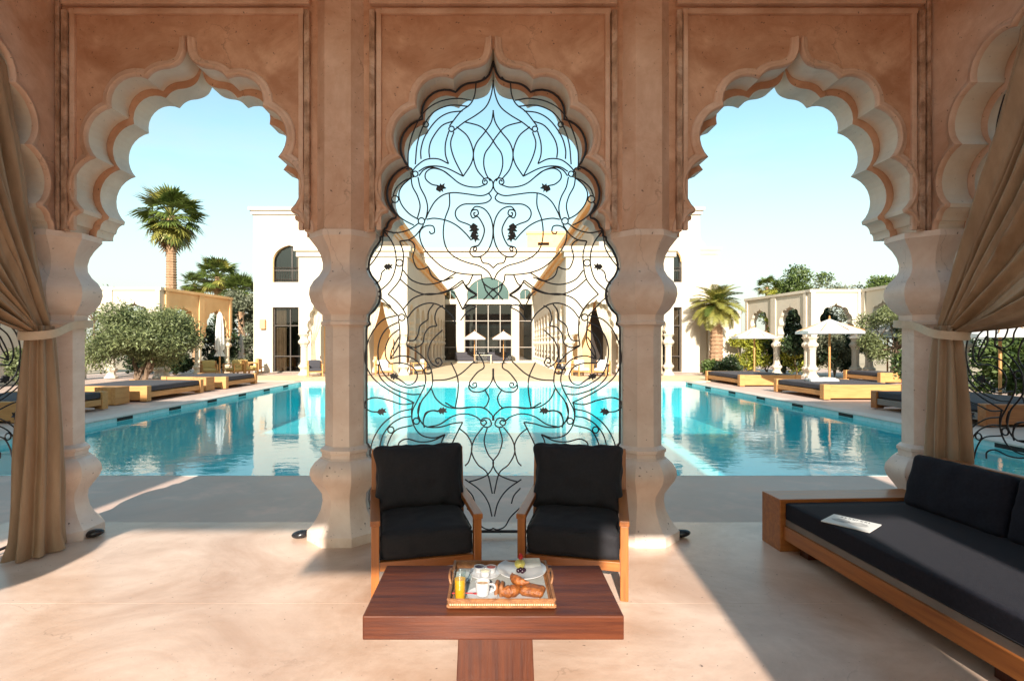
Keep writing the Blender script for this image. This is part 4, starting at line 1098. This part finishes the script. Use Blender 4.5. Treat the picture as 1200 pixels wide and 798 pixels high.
# ------------------------------------------------------------------ garden arcades
def arcade(root, a, b, nb, h, arch_h, colmesh, wm, thick=.35, strip=True, cols=True, hwf=.38):
    A, B = Vector((*a, 0)), Vector((*b, 0)); L = (B - A).length; d = (B - A) / L
    M = Matrix(((d.x, -d.y, 0, a[0]), (d.y, d.x, 0, a[1]), (0, 0, 1, 0), (0, 0, 0, 1)))
    bw = L / nb
    m = MB(); lp = [(0, 2.0), (0, h - .1), (L, h - .1), (L, 2.0)]
    for k in reversed(range(nb)): lp += scaled_arch(bw * (k + .5), bw * hwf, 2.0, arch_h, 2)
    m.wall([lp], 0, thick); m.xf(M); part("wall", m, wm, root, world=True)
    m = MB(); m.box(-.08, L + .08, -.08, thick + .08, h - .098, h + .04); m.xf(M); part("coping", m, wm, root, world=True)
    if strip:
        for k in range(nb + 1):
            x = bw * k; m = MB(); m.box(max(0, x - .2), min(L, x + .2), -.06, -.001, 2.01, h - .1); m.xf(M); part("pilaster_strip", m, wm, root, world=True)
    if cols:
        for k in range(nb + 1):
            x = min(max(bw * k, .18), L - .18); p = M @ Vector((x, thick / 2, 0)); off = Vector(p) - root.location
            obj("column", colmesh, root, off, (0, 0, math.atan2(d.y, d.x)), (.95, .95, 2.0 / 2.521))
SANDL = MATS["pale_sand_render"]
gl_ = thing("garden_wall", "sand coloured arcaded garden wall behind the olive tree, left of the villa", "wall", (-16, 25.8, 0))
arcade(gl_, (-16.0, 25.8), (-15.35, 31.0), 2, 4.35, 1.65, ecol_sand, SAND_SHADE)
arcade(gl_, (-26.0, 25.5), (-16.05, 25.5), 4, 4.35, 1.75, ecol, WHITE)
gr_ = thing("garden_wall", "cream arcaded garden wall behind the white parasols, right of the villa", "wall", (15.6, 26.2, 0))
arcade(gr_, (15.0, 31.4), (15.6, 26.3), 2, 4.3, 1.75, ecol, WHITE)
arcade(gr_, (15.6, 26.0), (18.1, 26.0), 1, 4.3, 1.75, ecol, WHITE)
arcade(gr_, (18.1, 25.9), (17.6, 12.0), 5, 4.3, 1.75, ecol, WHITE)
m = MB(); m.box(13.0, 15.0, 32.0, 32.3, 0, 3.5); m.box(12.9, 15.05, 31.95, 32.35, 3.502, 3.65); part("low_wall", m, WHITE, gr_, world=True)

# ------------------------------------------------------------------ foliage
def leaf_mesh(name, clumps, n, L, W, material, seed=0, droop=0.0, shell=.55):
    r = np.random.default_rng(seed)
    cl = np.array([c[:3] for c in clumps]); rad = np.array([c[3:6] for c in clumps])
    wgt = rad.prod(1) ** (2 / 3); wgt /= wgt.sum()
    idx = r.choice(len(clumps), n, p=wgt)
    d = r.normal(size=(n, 3)); d /= np.linalg.norm(d, axis=1)[:, None]
    rr = (shell + (1 - shell) * r.random(n)) * (.82 + .36 * r.random(n)) 
    pos = cl[idx] + d * rad[idx] * rr[:, None]
    ax = d * .7 + r.normal(size=(n, 3)) * .6; ax[:, 2] -= droop; ax /= np.linalg.norm(ax, axis=1)[:, None]
    nn = r.normal(size=(n, 3)); sdv = np.cross(ax, nn); sdv /= np.linalg.norm(sdv, axis=1)[:, None]
    l = L * (.6 + .8 * r.random(n))[:, None]; wd = W * (.6 + .8 * r.random(n))[:, None]
    v = np.empty((n, 4, 3)); v[:, 0] = pos - ax * l * .5; v[:, 1] = pos + sdv * wd * .5; v[:, 2] = pos + ax * l * .5; v[:, 3] = pos - sdv * wd * .5
    keep = v[:, :, 2].min(1) > .02; v = v[keep]; n = len(v)
    me = bpy.data.meshes.new(name)
    me.vertices.add(n * 4); me.vertices.foreach_set('co', v.reshape(-1))
    me.loops.add(n * 4); me.loops.foreach_set('vertex_index', np.arange(n * 4, dtype=np.int32))
    me.polygons.add(n); me.polygons.foreach_set('loop_start', np.arange(0, n * 4, 4, dtype=np.int32))
    me.update(calc_edges=True); me.materials.append(material); return me
def clumps_in(cx, cy, cz, rx, ry, rz, k, r0, r1, seed, flat=.8):
    q = random.Random(seed); out_ = []
    while len(out_) < k:
        a = Vector((q.uniform(-1, 1), q.uniform(-1, 1), q.uniform(-1, 1)))
        if a.length > 1 or a.length < .25: continue
        s = q.uniform(r0, r1); out_.append((cx + a.x * rx, cy + a.y * ry, cz + a.z * rz, s, s, s * flat))
    return out_
def limb(m, a, b, r0, r1, q, wob=.12, n=6):
    pts = []; rs = []
    for i in range(n + 1):
        t = i / n; p = Vector(a).lerp(Vector(b), t) + Vector((q.uniform(-wob, wob), q.uniform(-wob, wob), 0)) * math.sin(PI * t)
        pts.append(p); rs.append(r0 + (r1 - r0) * t)
    m.tube(pts, rs, 7); return pts
def tree(name, label, cat, x, y, h, rx, rz, cz, material, n, L, W, k=22, seed=1, group=None, trunk_r=.12, cr=(.28, .5), stems=1, shell=.5, droop=.1):
    t = thing(name, label, cat, (x, y, 0), 0, group)
    q = random.Random(seed); m = MB()
    cl = clumps_in(0, 0, cz, rx, rx, rz, k, rx * cr[0], rx * cr[1], seed)
    for s in range(stems):
        a = (q.uniform(-.2, .2) * (stems > 1), q.uniform(-.2, .2) * (stems > 1), 0)
        b = (q.uniform(-.45, .45) * rx * (stems > 1) , q.uniform(-.3, .3) * rx * (stems > 1), cz * .8)
        pts = limb(m, a, b, trunk_r, trunk_r * .5, q, .1)
        for c in q.sample(cl, min(len(cl), 7)): limb(m, pts[-2], c[:3], trunk_r * .4, trunk_r * .12, q, .08, 4)
    part("trunk", m, BARK, t, smooth=True)
    obj("crown", leaf_mesh("crown", cl, n, L, W, material, seed, droop, shell), t)
    return t
# olive trees
ot = tree("olive_tree", "broad grey green olive tree beside the pool in front of the left garden wall", "tree", P(164, 22.6), 22.6, 4, 2.05, 1.12, 1.98, OLIVE, 42000, .16, .05, 46, 5, None, .10, (.26, .44), 4, .30)
tree("olive_tree", "grey green olive tree behind the parasols, half hidden by the right corner column", "tree", P(1047, 23.2), 23.2, 4, 1.25, 1.15, 2.2, OLIVE, 12000, .15, .045, 22, 6, None, .09, (.3, .5), 3, .35)
# trees outside the garden
for i, (px, Y, zc, rx, rz, mt, n, lb) in enumerate((
        (941, 46, 6.0, 2.0, 2.3, GREEN, 6000, "dense rounded green tree rising highest above the right garden wall"),
        (966, 48, 5.4, 2.0, 2.0, PALEG, 3800, "pale thin tree right of the rounded tree above the garden wall"),
        (912, 45, 4.6, 1.6, 1.1, GREEN, 3200, "low green tree left of the rounded tree above the garden wall"),
        (1020, 44, 4.9, 1.8, 1.6, PALEG, 3600, "pale feathery tree above the wall near the right corner column"),
        (1048, 42, 5.6, 1.7, 1.5, GREEN, 4000, "yellowish green tree touching the right corner column's capital"),
        (287, 37, 2.9, 1.5, 2.6, PALEG, 8000, "tall grey green shrubby tree between the left garden wall and the villa"),
        (110, 46, 5.4, 2.0, .8, PALEG, 1200, "wispy pale treetop above the white wall near the left column"),
        (182, 47, 5.6, 2.2, .7, PALEG, 1200, "wispy pale treetop above the white wall under the tall palm"))):
    tree("garden_tree", lb, "tree", P(px, Y), Y, zc + rz, rx, rz, zc, mt, n, .24, .12, 20, 40 + i, "trees beyond the garden walls", .14, (.3, .55), 1, .45)
# dark trees seen through the arches
for i, (x, y, zc, rx, rz, mt, n, lb) in enumerate((
        (-17.2, 28.6, 1.9, 1.2, 1.7, DARKG, 6000, "dark green shrub behind the left arcade's nearer arch"),
        (-16.4, 31.6, 2.0, 1.3, 1.8, DARKG, 6000, "dark green shrub behind the left arcade's farther arch"),
        (-19.6, 29.5, 1.9, 1.6, 1.6, DARKG, 5000, "dark green shrub behind the white wall left of the olive tree"),
        (16.9, 28.0, 2.1, 1.4, 1.8, DARKG, 9000, "tall dark green tree inside the arch behind the nearer parasol"),
        (16.6, 30.2, 1.9, 1.0, 1.8, DARKG, 6000, "dark green column shaped tree inside the middle arch right of the villa"),
        (19.4, 23.0, 2.0, 1.4, 1.8, DARKG, 7000, "dark green tree behind the right wall near the corner column"),
        (19.3, 18.5, 2.0, 1.5, 1.8, GREEN, 7000, "green tree seen through the right iron gate, farther one"),
        (19.2, 14.5, 2.1, 1.6, 1.9, GREEN, 7000, "green tree seen through the right iron gate, nearer one"))):
    tree("leafy_tree", lb, "tree", x, y, 4, rx, rz, zc, mt, n, .19, .10, 18, 70 + i, "trees behind the arcades", .1, (.35, .55), 1, .4)
def bush(label, x, y, r, h, mt, n, L, seed, group):
    cl = clumps_in(0, 0, h * .5, r * .7, r * .7, h * .4, 10, r * .35, r * .6, seed)
    b = thing("garden_bush", label, "bush", (x, y, 0), 0, group)
    q = random.Random(seed); m = MB()
    for c in cl[:5]: limb(m, (0, 0, 0), c[:3], .03, .01, q, .05, 4)
    part("stem", m, BARK, b, smooth=True); obj("foliage", leaf_mesh("foliage", cl, n, L, L * .55, mt, seed, .1, .4), b)
GB = "bushes at the foot of the right arcade"
for i, (px, Y, r, h, mt, lb) in enumerate((
        (872, 31.0, .9, 2.5, LIMEG, "yellow green climbing bush at the far left end of the right arcade"),
        (899, 30.6, 1.0, 2.9, LIMEG, "bright yellow green bush filling the arcade arch behind the farther parasol"),
        (934, 28.6, 1.0, 2.8, LIMEG, "bright yellow green bush left of the nearer parasol's pole"),
        (953, 28.4, 1.0, 1.9, LIMEG, "low yellow green bush behind the arcade column left of the nearer parasol"),
        (978, 27.0, 1.0, 2.6, PALEG, "grey green bush behind the nearer parasol's pole"),
        (838, 28.0, .7, .75, GREEN, "low green shrub at the foot of the right palm, left one"),
        (852, 27.6, .9, .95, DARKG, "low dark green shrub right of the right palm"),
        (1000, 27.2, .9, 2.2, DARKG, "dark green bush right of the nearer parasol"))):
    bush(lb, P(px, Y), Y, r, h, mt, 3800, .14, 200 + i, GB)
for i, (x, y, r, h, mt, lb) in enumerate((
        (15.2, 15.6, 1.1, 2.2, GREEN, "bushy green shrub seen through the right gate, second from the corner"),
        (15.6, 12.6, 1.2, 2.4, LIMEG, "yellow green shrub seen through the right gate, nearest the edge"),
        (15.3, 18.6, 1.1, 2.0, GREEN, "green shrub seen beside the right curtain"),
        (-15.5, 14.0, 1.2, 2.1, GREEN, "green shrub seen through the left gate"),
        (-15.2, 17.5, 1.1, 1.8, OLIVE, "grey green shrub left of the olive tree by the corner column"))):
    bush(lb, x, y, r, h, mt, 4200, .15, 230 + i, "shrubs along the pool garden")
m = MB(); m.box(-20, -19.6, 2, 25.5, 0, 3.4); m.box(-20.05, -19.55, 2, 25.3, 3.402, 3.52)
solo("boundary_wall", m, WHITE, "plain white boundary wall at the far left of the garden", "wall")

# palms
def fan_frond(R, droop, seed, n=20):
    q = random.Random(seed); m = MB()
    pl_ = R * .52
    m.tube([(0, 0, 0), (pl_ * .5, 0, .02 * R), (pl_, 0, -.01 * R)], [.022 * R, .016 * R, .012 * R], 4)
    for i in range(n):
        a = (i / (n - 1) - .5) * 2 * 1.75; L = R * .50 * (1 - .18 * abs(a) / 1.75) * q.uniform(.9, 1.08)
        d = Vector((math.cos(a), math.sin(a), 0)); s = Vector((-d.y, d.x, 0)); wd = R * .036
        b = Vector((pl_, 0, -.01 * R)); fold = .05 * R * (1 if i % 2 else -1) * .4
        p1 = b + d * L * .5 + Vector((0, 0, fold * .6 - droop * L * .12)); p2 = b + d * L + Vector((0, 0, -droop * L * q.uniform(.3, .6)))
        m.add([b, p1 - s * wd, p1 + s * wd, p2], [(0, 1, 2), (1, 3, 2)])
    return m
def pinnate_frond(R, seed, n=30):
    q = random.Random(seed); m = MB(); pts = []
    for i in range(9):
        t = i / 8; pts.append(Vector((R * t * (1 - .12 * t * t), 0, R * (.28 * t - .62 * t * t))))
    m.tube(pts, [.02 * R * (1 - .8 * i / 8) for i in range(9)], 4)
    for i in range(n):
        t = .10 + .90 * i / n; k = min(7, int(t * 8)); f = t * 8 - k; p = pts[k].lerp(pts[k + 1], f); d = (pts[k + 1] - pts[k]).normalized()
        L = R * .30 * math.sin(PI * (.12 + .80 * t)) * q.uniform(.85, 1.1)
        for s in (-1, 1):
            e = (d * .65 + Vector((0, s, 0)) * .9 + Vector((0, 0, .20))).normalized(); e2 = p + e * L - Vector((0, 0, L * .22))
            wv = d * R * .012
            m.add([p - wv, p + wv, p + e * L * .55 + wv * 1.2, e2, p + e * L * .55 - wv * 1.2], [(0, 1, 2, 4), (4, 2, 3)])
    return m
def palm(label, x, y, h, R, nf, tr, seed, kind='fan', skirt=0, ymix=.25, group=None, zl=(-.75, 1.35)):
    q = random.Random(seed)
    t = thing("palm_tree", label, "palm", (x, y, 0), 0, group)
    m = MB(); prof_ = []; nseg = int(h / .22)
    lean = q.uniform(-.02, .02)
    pts = []; rs = []
    for i in range(nseg * 2 + 1):
        z = h * i / (nseg * 2); pts.append((lean * z, 0, z)); rs.append(tr * (1.15 - .3 * z / h) * (1.10 if i % 2 else .96) * q.uniform(.96, 1.04))
    m.tube(pts, rs, 9); part("trunk", m, PALMB, t)
    if kind == 'fan': ms = [fan_frond(R, d, seed + k).mesh("frond", PALMG) for k, d in enumerate((.35, .6, 1.0))]
    else: ms = [pinnate_frond(R, seed + k).mesh("frond", PALMG) for k in range(3)]
    yl = [a.copy() for a in ms]
    for a in yl: a.materials[0] = PALMY
    for i in range(nf):
        u = i / nf; el = zl[1] - (zl[1] - zl[0]) * u ** .85 + q.uniform(-.12, .12); az = i * 2.39996 + q.uniform(-.2, .2)
        yel = (u > .7 and q.random() < .75) or q.random() < ymix * .4
        o = obj("frond", (yl if yel else ms)[i % 3], t, (lean * h, 0, h), (q.uniform(-.3, .3), -el, az), [q.uniform(.85, 1.1)] * 3)
    if skirt:
        dm = fan_frond(R * .8, 1.6, seed + 9, 14).mesh("dry_frond", DEADF)
        for i in range(skirt):
            obj("dry_frond", dm, t, (lean * h, 0, h - .2 - .7 * R * q.random() * .5), (q.uniform(-.3, .3), q.uniform(1.2, 1.5), q.uniform(0, 6.28)), [q.uniform(.7, 1)] * 3)
GP = "palms around the villa"
palm("tall slender fan palm standing alone against the sky above the left wall", P(201, 45), 45, Z(254, 45), 3.05, 50, .40, 11, 'fan', 20, .5, GP, (-1.15, 1.35))
palm("middle sized fan palm above the left arcade, right of the tall palm", P(255, 45), 45, Z(325, 45), 2.1, 44, .26, 12, 'fan', 4, .1, GP)
palm("smallest fan palm just left of the middle sized one above the arcade", P(229, 46), 46, Z(334, 46), 1.45, 30, .2, 13, 'fan', 0, .1, GP)
palm("dark bushy fan palm beside the villa's left corner", P(284, 42), 42, Z(345, 42), 1.9, 44, .25, 14, 'fan', 4, .0, GP)
palm("feathery date palm with a thick trunk by the villa's right corner", P(839, 29.8), 29.8, Z(360, 29.8), 1.62, 56, .33, 15, 'pin', 0, 2.2, GP, (-.75, 1.4))
palm("small blue grey palm top showing over the right garden wall", P(899, 46), 46, Z(337, 46), 1.2, 24, .14, 16, 'fan', 0, .0, GP)
tree("cypress_tree", "narrow yellow green cypress poking above the right garden wall", "tree", P(903.5, 44), 44, 6, .42, 2.0, 4.4, LIMEG, 2600, .16, .07, 16, 91, None, .08, (.5, .8), 1, .4)

# ------------------------------------------------------------------ daybeds, cube tables, parasols
def daybed(label, x, y, ly, dx, sx, frame, fx, group, towel=None):
    """x = pool-side edge, y = near end, ly = length along the pool, dx = depth away from the pool"""
    t = thing("daybed", label, "daybed", (x, y, 0), 0, group)
    def bx(a, b, *r, bev=.012):
        a, b = sorted((sx * a, sx * b)); return MB().bbox(a, b, *r, bev)
    for yy in (0, ly - .20):
        part("post", bx(0, .20, yy, yy + .20, 0, .44), fx, t); part("post", bx(dx - .20, dx, yy, yy + .20, 0, .44), fx, t)
    part("front_rail", bx(.02, .16, .202, ly - .202, .10, .25), frame, t); part("rear_rail", bx(dx - .16, dx - .02, .202, ly - .202, .10, .25), frame, t)
    for yy in (.03, ly - .15): part("end_panel", bx(.202, dx - .202, yy, yy + .12, .03, .43), fx, t)
    part("platform", bx(.17, dx - .17, .16, ly - .16, .20, .26), frame, t)
    c = cushion_mb(dx - .12, ly - .34, .17, .04, .02, 14, .008, int(abs(x * 7 + y)))
    c.v = [(a + sx * (dx / 2 - .02), b + ly / 2, z + .35) for a, b, z in c.v]; part("mattress", c, CHARF, t, smooth=True, angle=70)
    if towel:
        q = cushion_mb(.9, .45, .12, .05, .02, 8, .03, 9); q.v = [(a + sx * .8, b + ly * .5, z + .49) for a, b, z in q.v]
        solo("towel", q, CANVAS, towel, "towel", None, True, (x, y, 0), angle=80)
    return t
GD = "daybeds along the pool"
daybed("wooden daybed at the left edge of the pool, nearest one by the corner column", -9.75, 10.9, 2.5, 2.4, -1, PALEW, PALEWX, GD)
daybed("wooden daybed left of the pool in front of the olive tree", -9.85, 15.05, 2.95, 2.4, -1, PALEW, PALEWX, GD)
daybed("wooden daybed left of the pool closest to the villa", -9.85, 19.5, 2.6, 2.4, -1, PALEW, PALEWX, GD)
daybed("pale wooden daybed right of the pool closest to the villa, under the farther parasol", 9.65, 20.7, 3.4, 2.4, 1, PALEW, PALEWX, GD, None)
daybed("pale wooden daybed right of the pool under the nearer parasol", 9.75, 15.6, 2.8, 2.5, 1, PALEW, PALEWX, GD, "crumpled white towel on the daybed under the nearer parasol")
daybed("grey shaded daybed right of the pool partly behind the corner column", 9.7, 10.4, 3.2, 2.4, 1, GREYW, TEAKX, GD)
daybed("wooden daybed in the second row behind the one under the nearer parasol", 16.4, 22.4, 2.4, 1.1, 1, PALEW, PALEWX, GD)
cube = None
for i, (x, y, lb) in enumerate(((-10.38, 14.42, "wooden cube table between the two nearer left daybeds"), (-10.30, 18.75, "wooden cube table between the two farther left daybeds"))):
    m = MB()
    cube = thing("cube_table", lb, "table", (x, y, 0), 0, "wooden cube tables by the daybeds")
    for k in range(5):
        part("plank", MB().bbox(-.28 + k * .112, -.28 + k * .112 + .109, -.28, .28, .0, .47, .006), PALEWX if k % 2 else PALEW, cube)
def parasol(label, x, y, R, ze, zt, group, open_=True):
    t = thing("parasol", label, "parasol", (x, y, 0), 0, group)
    part("pole", MB().tube([(0, 0, 0), (0, 0, zt + .02)], .035, 8), PALEW, t, smooth=True)
    part("base", MB().lathe([(.30, 0), (.30, .05), (.08, .09), (.05, .25)], 16), STONEB, t, smooth=True)
    if open_:
        m = MB(); n = 8; vs = [(0, 0, zt)]; fs = []
        for k in range(n * 4):
            a = 2 * PI * k / (n * 4); c = math.cos(PI / n) / math.cos(((a + PI / n) % (2 * PI / n)) - PI / n)
            for f, zf in ((.5, .48), (1, 0)): vs.append((R * f * c * math.cos(a), R * f * c * math.sin(a), ze + (zt - ze) * zf - .03 * f * (1 - abs(((a * n / PI / 2) % 1) - .5) * 2)))
            vs.append((R * c * math.cos(a), R * c * math.sin(a), ze - .11))
        N = n * 4
        for k in range(N):
            a = 1 + k * 3; b = 1 + ((k + 1) % N) * 3; fs += [(0, a, b), (a, a + 1, b + 1, b), (a + 1, a + 2, b + 2, b + 1)]
        m.add(vs, fs); part("canopy", m, CANVAS, t)
        rb = MB().tube([(0.03, 0, zt - .04), (R * .98, 0, ze + .0)], .012, 5).mesh("rib", PALEW)
        for k in range(n): obj("rib", rb, t, (0, 0, 0), (0, 0, 2 * PI * k / n))
    else:
        m = MB(); vs = []; fs = []; N = 32; pr = [(.03, zt), (.09, zt - .15), (.14, zt - .7), (.17, ze + .35), (.10, ze + .25), (.20, ze)]
        for r, z in pr:
            for k in range(N): a = 2 * PI * k / N; rr = r * (1 + .3 * math.cos(8 * a)); vs.append((rr * math.cos(a), rr * math.sin(a), z))
        for j in range(len(pr) - 1):
            for k in range(N): fs.append((j * N + k, j * N + (k + 1) % N, (j + 1) * N + (k + 1) % N, (j + 1) * N + k))
        m.add(vs, fs); part("canopy", m, CANVAS, t, smooth=True, angle=80)
    part("finial", MB().lathe([(.001, .09), (.03, .05), (.02, .0), (.03, -.02)], 10, c=(0, 0, zt + .02)), PALEW, t, smooth=True)
GU = "white parasols around the pool"
parasol("open white parasol on the right behind the middle daybed, largest one", P(972, 17.6), 17.6, 1.0, Z(388, 17.6), Z(374, 17.6), GU)
parasol("open white parasol right of the villa, farther from us", P(884, 23.4), 23.4, .93, Z(394.5, 23.4), Z(384, 23.4), GU)
parasol("open pale parasol next to the right corner column in the second row", P(1040, 24.6), 24.6, 1.5, Z(394, 24.6), Z(380, 24.6), GU)
parasol("open white parasol seen through the right gate", P(1172, 13.4), 13.4, .95, Z(391, 13.4), Z(376, 13.4), GU)
parasol("open white parasol in the court in front of the villa windows, left one", P(556, 46), 46, 1.02, Z(397, 46), Z(388.5, 46), GU)
parasol("open white parasol in the court in front of the villa windows, right one", P(590, 46), 46, 1.02, Z(397, 46), Z(388.5, 46), GU)
parasol("closed parasol standing before the left arcade's farther arch", P(257.5, 25), 25, .3, Z(418, 25), Z(366, 25), GU, False)
parasol("closed parasol beside the villa's left corner, smaller in view", P(282, 33), 33, .3, Z(420, 33), Z(392, 33), GU, False)

# ------------------------------------------------------------------ terrace furniture
def garden_chair(label, x, y, rz, cm, fm, group):
    t = thing("garden_chair", label, "chair", (x, y, 0), rz, group)
    for a in (-.34, .34):
        for b in (-.34, .34): part("leg", MB().bbox(a - .03, a + .03, b - .03, b + .03, 0, .60 if b < 0 else .80, .005), fm, t)
        part("armrest", MB().bbox(a - .035, a + .035, -.37, .37, .602, .64, .005), fm, t)
    part("seat_frame", MB().bbox(-.31, .31, -.34, .34, .22, .28, .005), fm, t)
    part("backrest", MB().bbox(-.31, .31, .30, .35, .285, .82, .005), fm, t)
    c = cushion_mb(.60, .60, .14, .04, .02, 6, .004, 2); c.v = [(p, q - .03, r + .355) for p, q, r in c.v]; part("seat_cushion", c, cm, t, smooth=True)
    c = cushion_mb(.58, .14, .42, .04, .01, 6, .004, 3); c.v = [(p, q + .22, r + .62) for p, q, r in c.v]; part("back_cushion", c, cm, t, smooth=True)
    return t
GC = "chairs on the villa terrace"
c0 = garden_chair("white cushioned chair under the left loggia arch, seen through the gate", P(450, 27.2), 27.2, .5, CANVAS, PALEWX, GC)
for px, Y, rz, lb in ((705, 27.2, -.5, "white cushioned chair under the right loggia arch, right one"), (681, 27.4, .4, "white cushioned chair under the right loggia arch, left one"), (490, 29, -1.2, "white cushioned chair by the court's left corner")):
    copy_tree(c0, (P(px, Y), Y, 0), rz, lb)
c1 = garden_chair("dark cushioned wooden chair by the left loggia column", P(369, 27.0), 27.0, .4, CHARF, PALEWX, GC)
copy_tree(c1, (P(660, 29), 29, 0), 1.2, "dark cushioned wooden chair by the court's right corner")
c2 = garden_chair("yellow backed wooden chair beside the left arcade", P(274, 27.5), 27.5, -.3, mat("straw_seat", (.62, .45, .16), (.5, .35, .12), rough=.8), PALEWX, GC)
for px, Y, rz, lb in ((245, 26.6, .6, "wooden chair under the left arcade's farther arch"), (290, 28.4, 2.6, "wooden chair facing the villa next to the yellow backed one"), (297, 30.0, -1.4, "wooden chair hard against the villa's left corner")):
    copy_tree(c2, (P(px, Y), Y, 0), rz, lb)
def sofa_small(label, x, y, rz):
    t = thing("outdoor_sofa", label, "sofa", (x, y, .12), rz, "dark sofas before the villa windows")
    part("seat", cushion_mb(1.9, .8, .42, .08, .03, 8, .01, 4).xf(Matrix.Translation((0, 0, .25))), CHARF, t, smooth=True)
    part("backrest", cushion_mb(1.9, .25, .45, .08, .03, 8, .01, 5).xf(Matrix.Translation((0, .3, .6))), CHARF, t, smooth=True)
sofa_small("dark sofa before the villa's rear windows, left one", P(545, 48.9), 48.9, PI)
sofa_small("dark sofa before the villa's rear windows, right one", P(583, 48.9), 48.9, PI)
t = thing("garden_table", "pale table in the middle of the court before the windows", "table", (P(566, 46.5), 46.5, 0))
part("table_top", MB().bbox(-.8, .8, -.5, .5, .70, .75, .01), WHITE, t)
for a in (-.7, .7):
    for b in (-.4, .4): part("leg", MB().bbox(a - .04, a + .04, b - .04, b + .04, 0, .699, .005), WHITE, t)
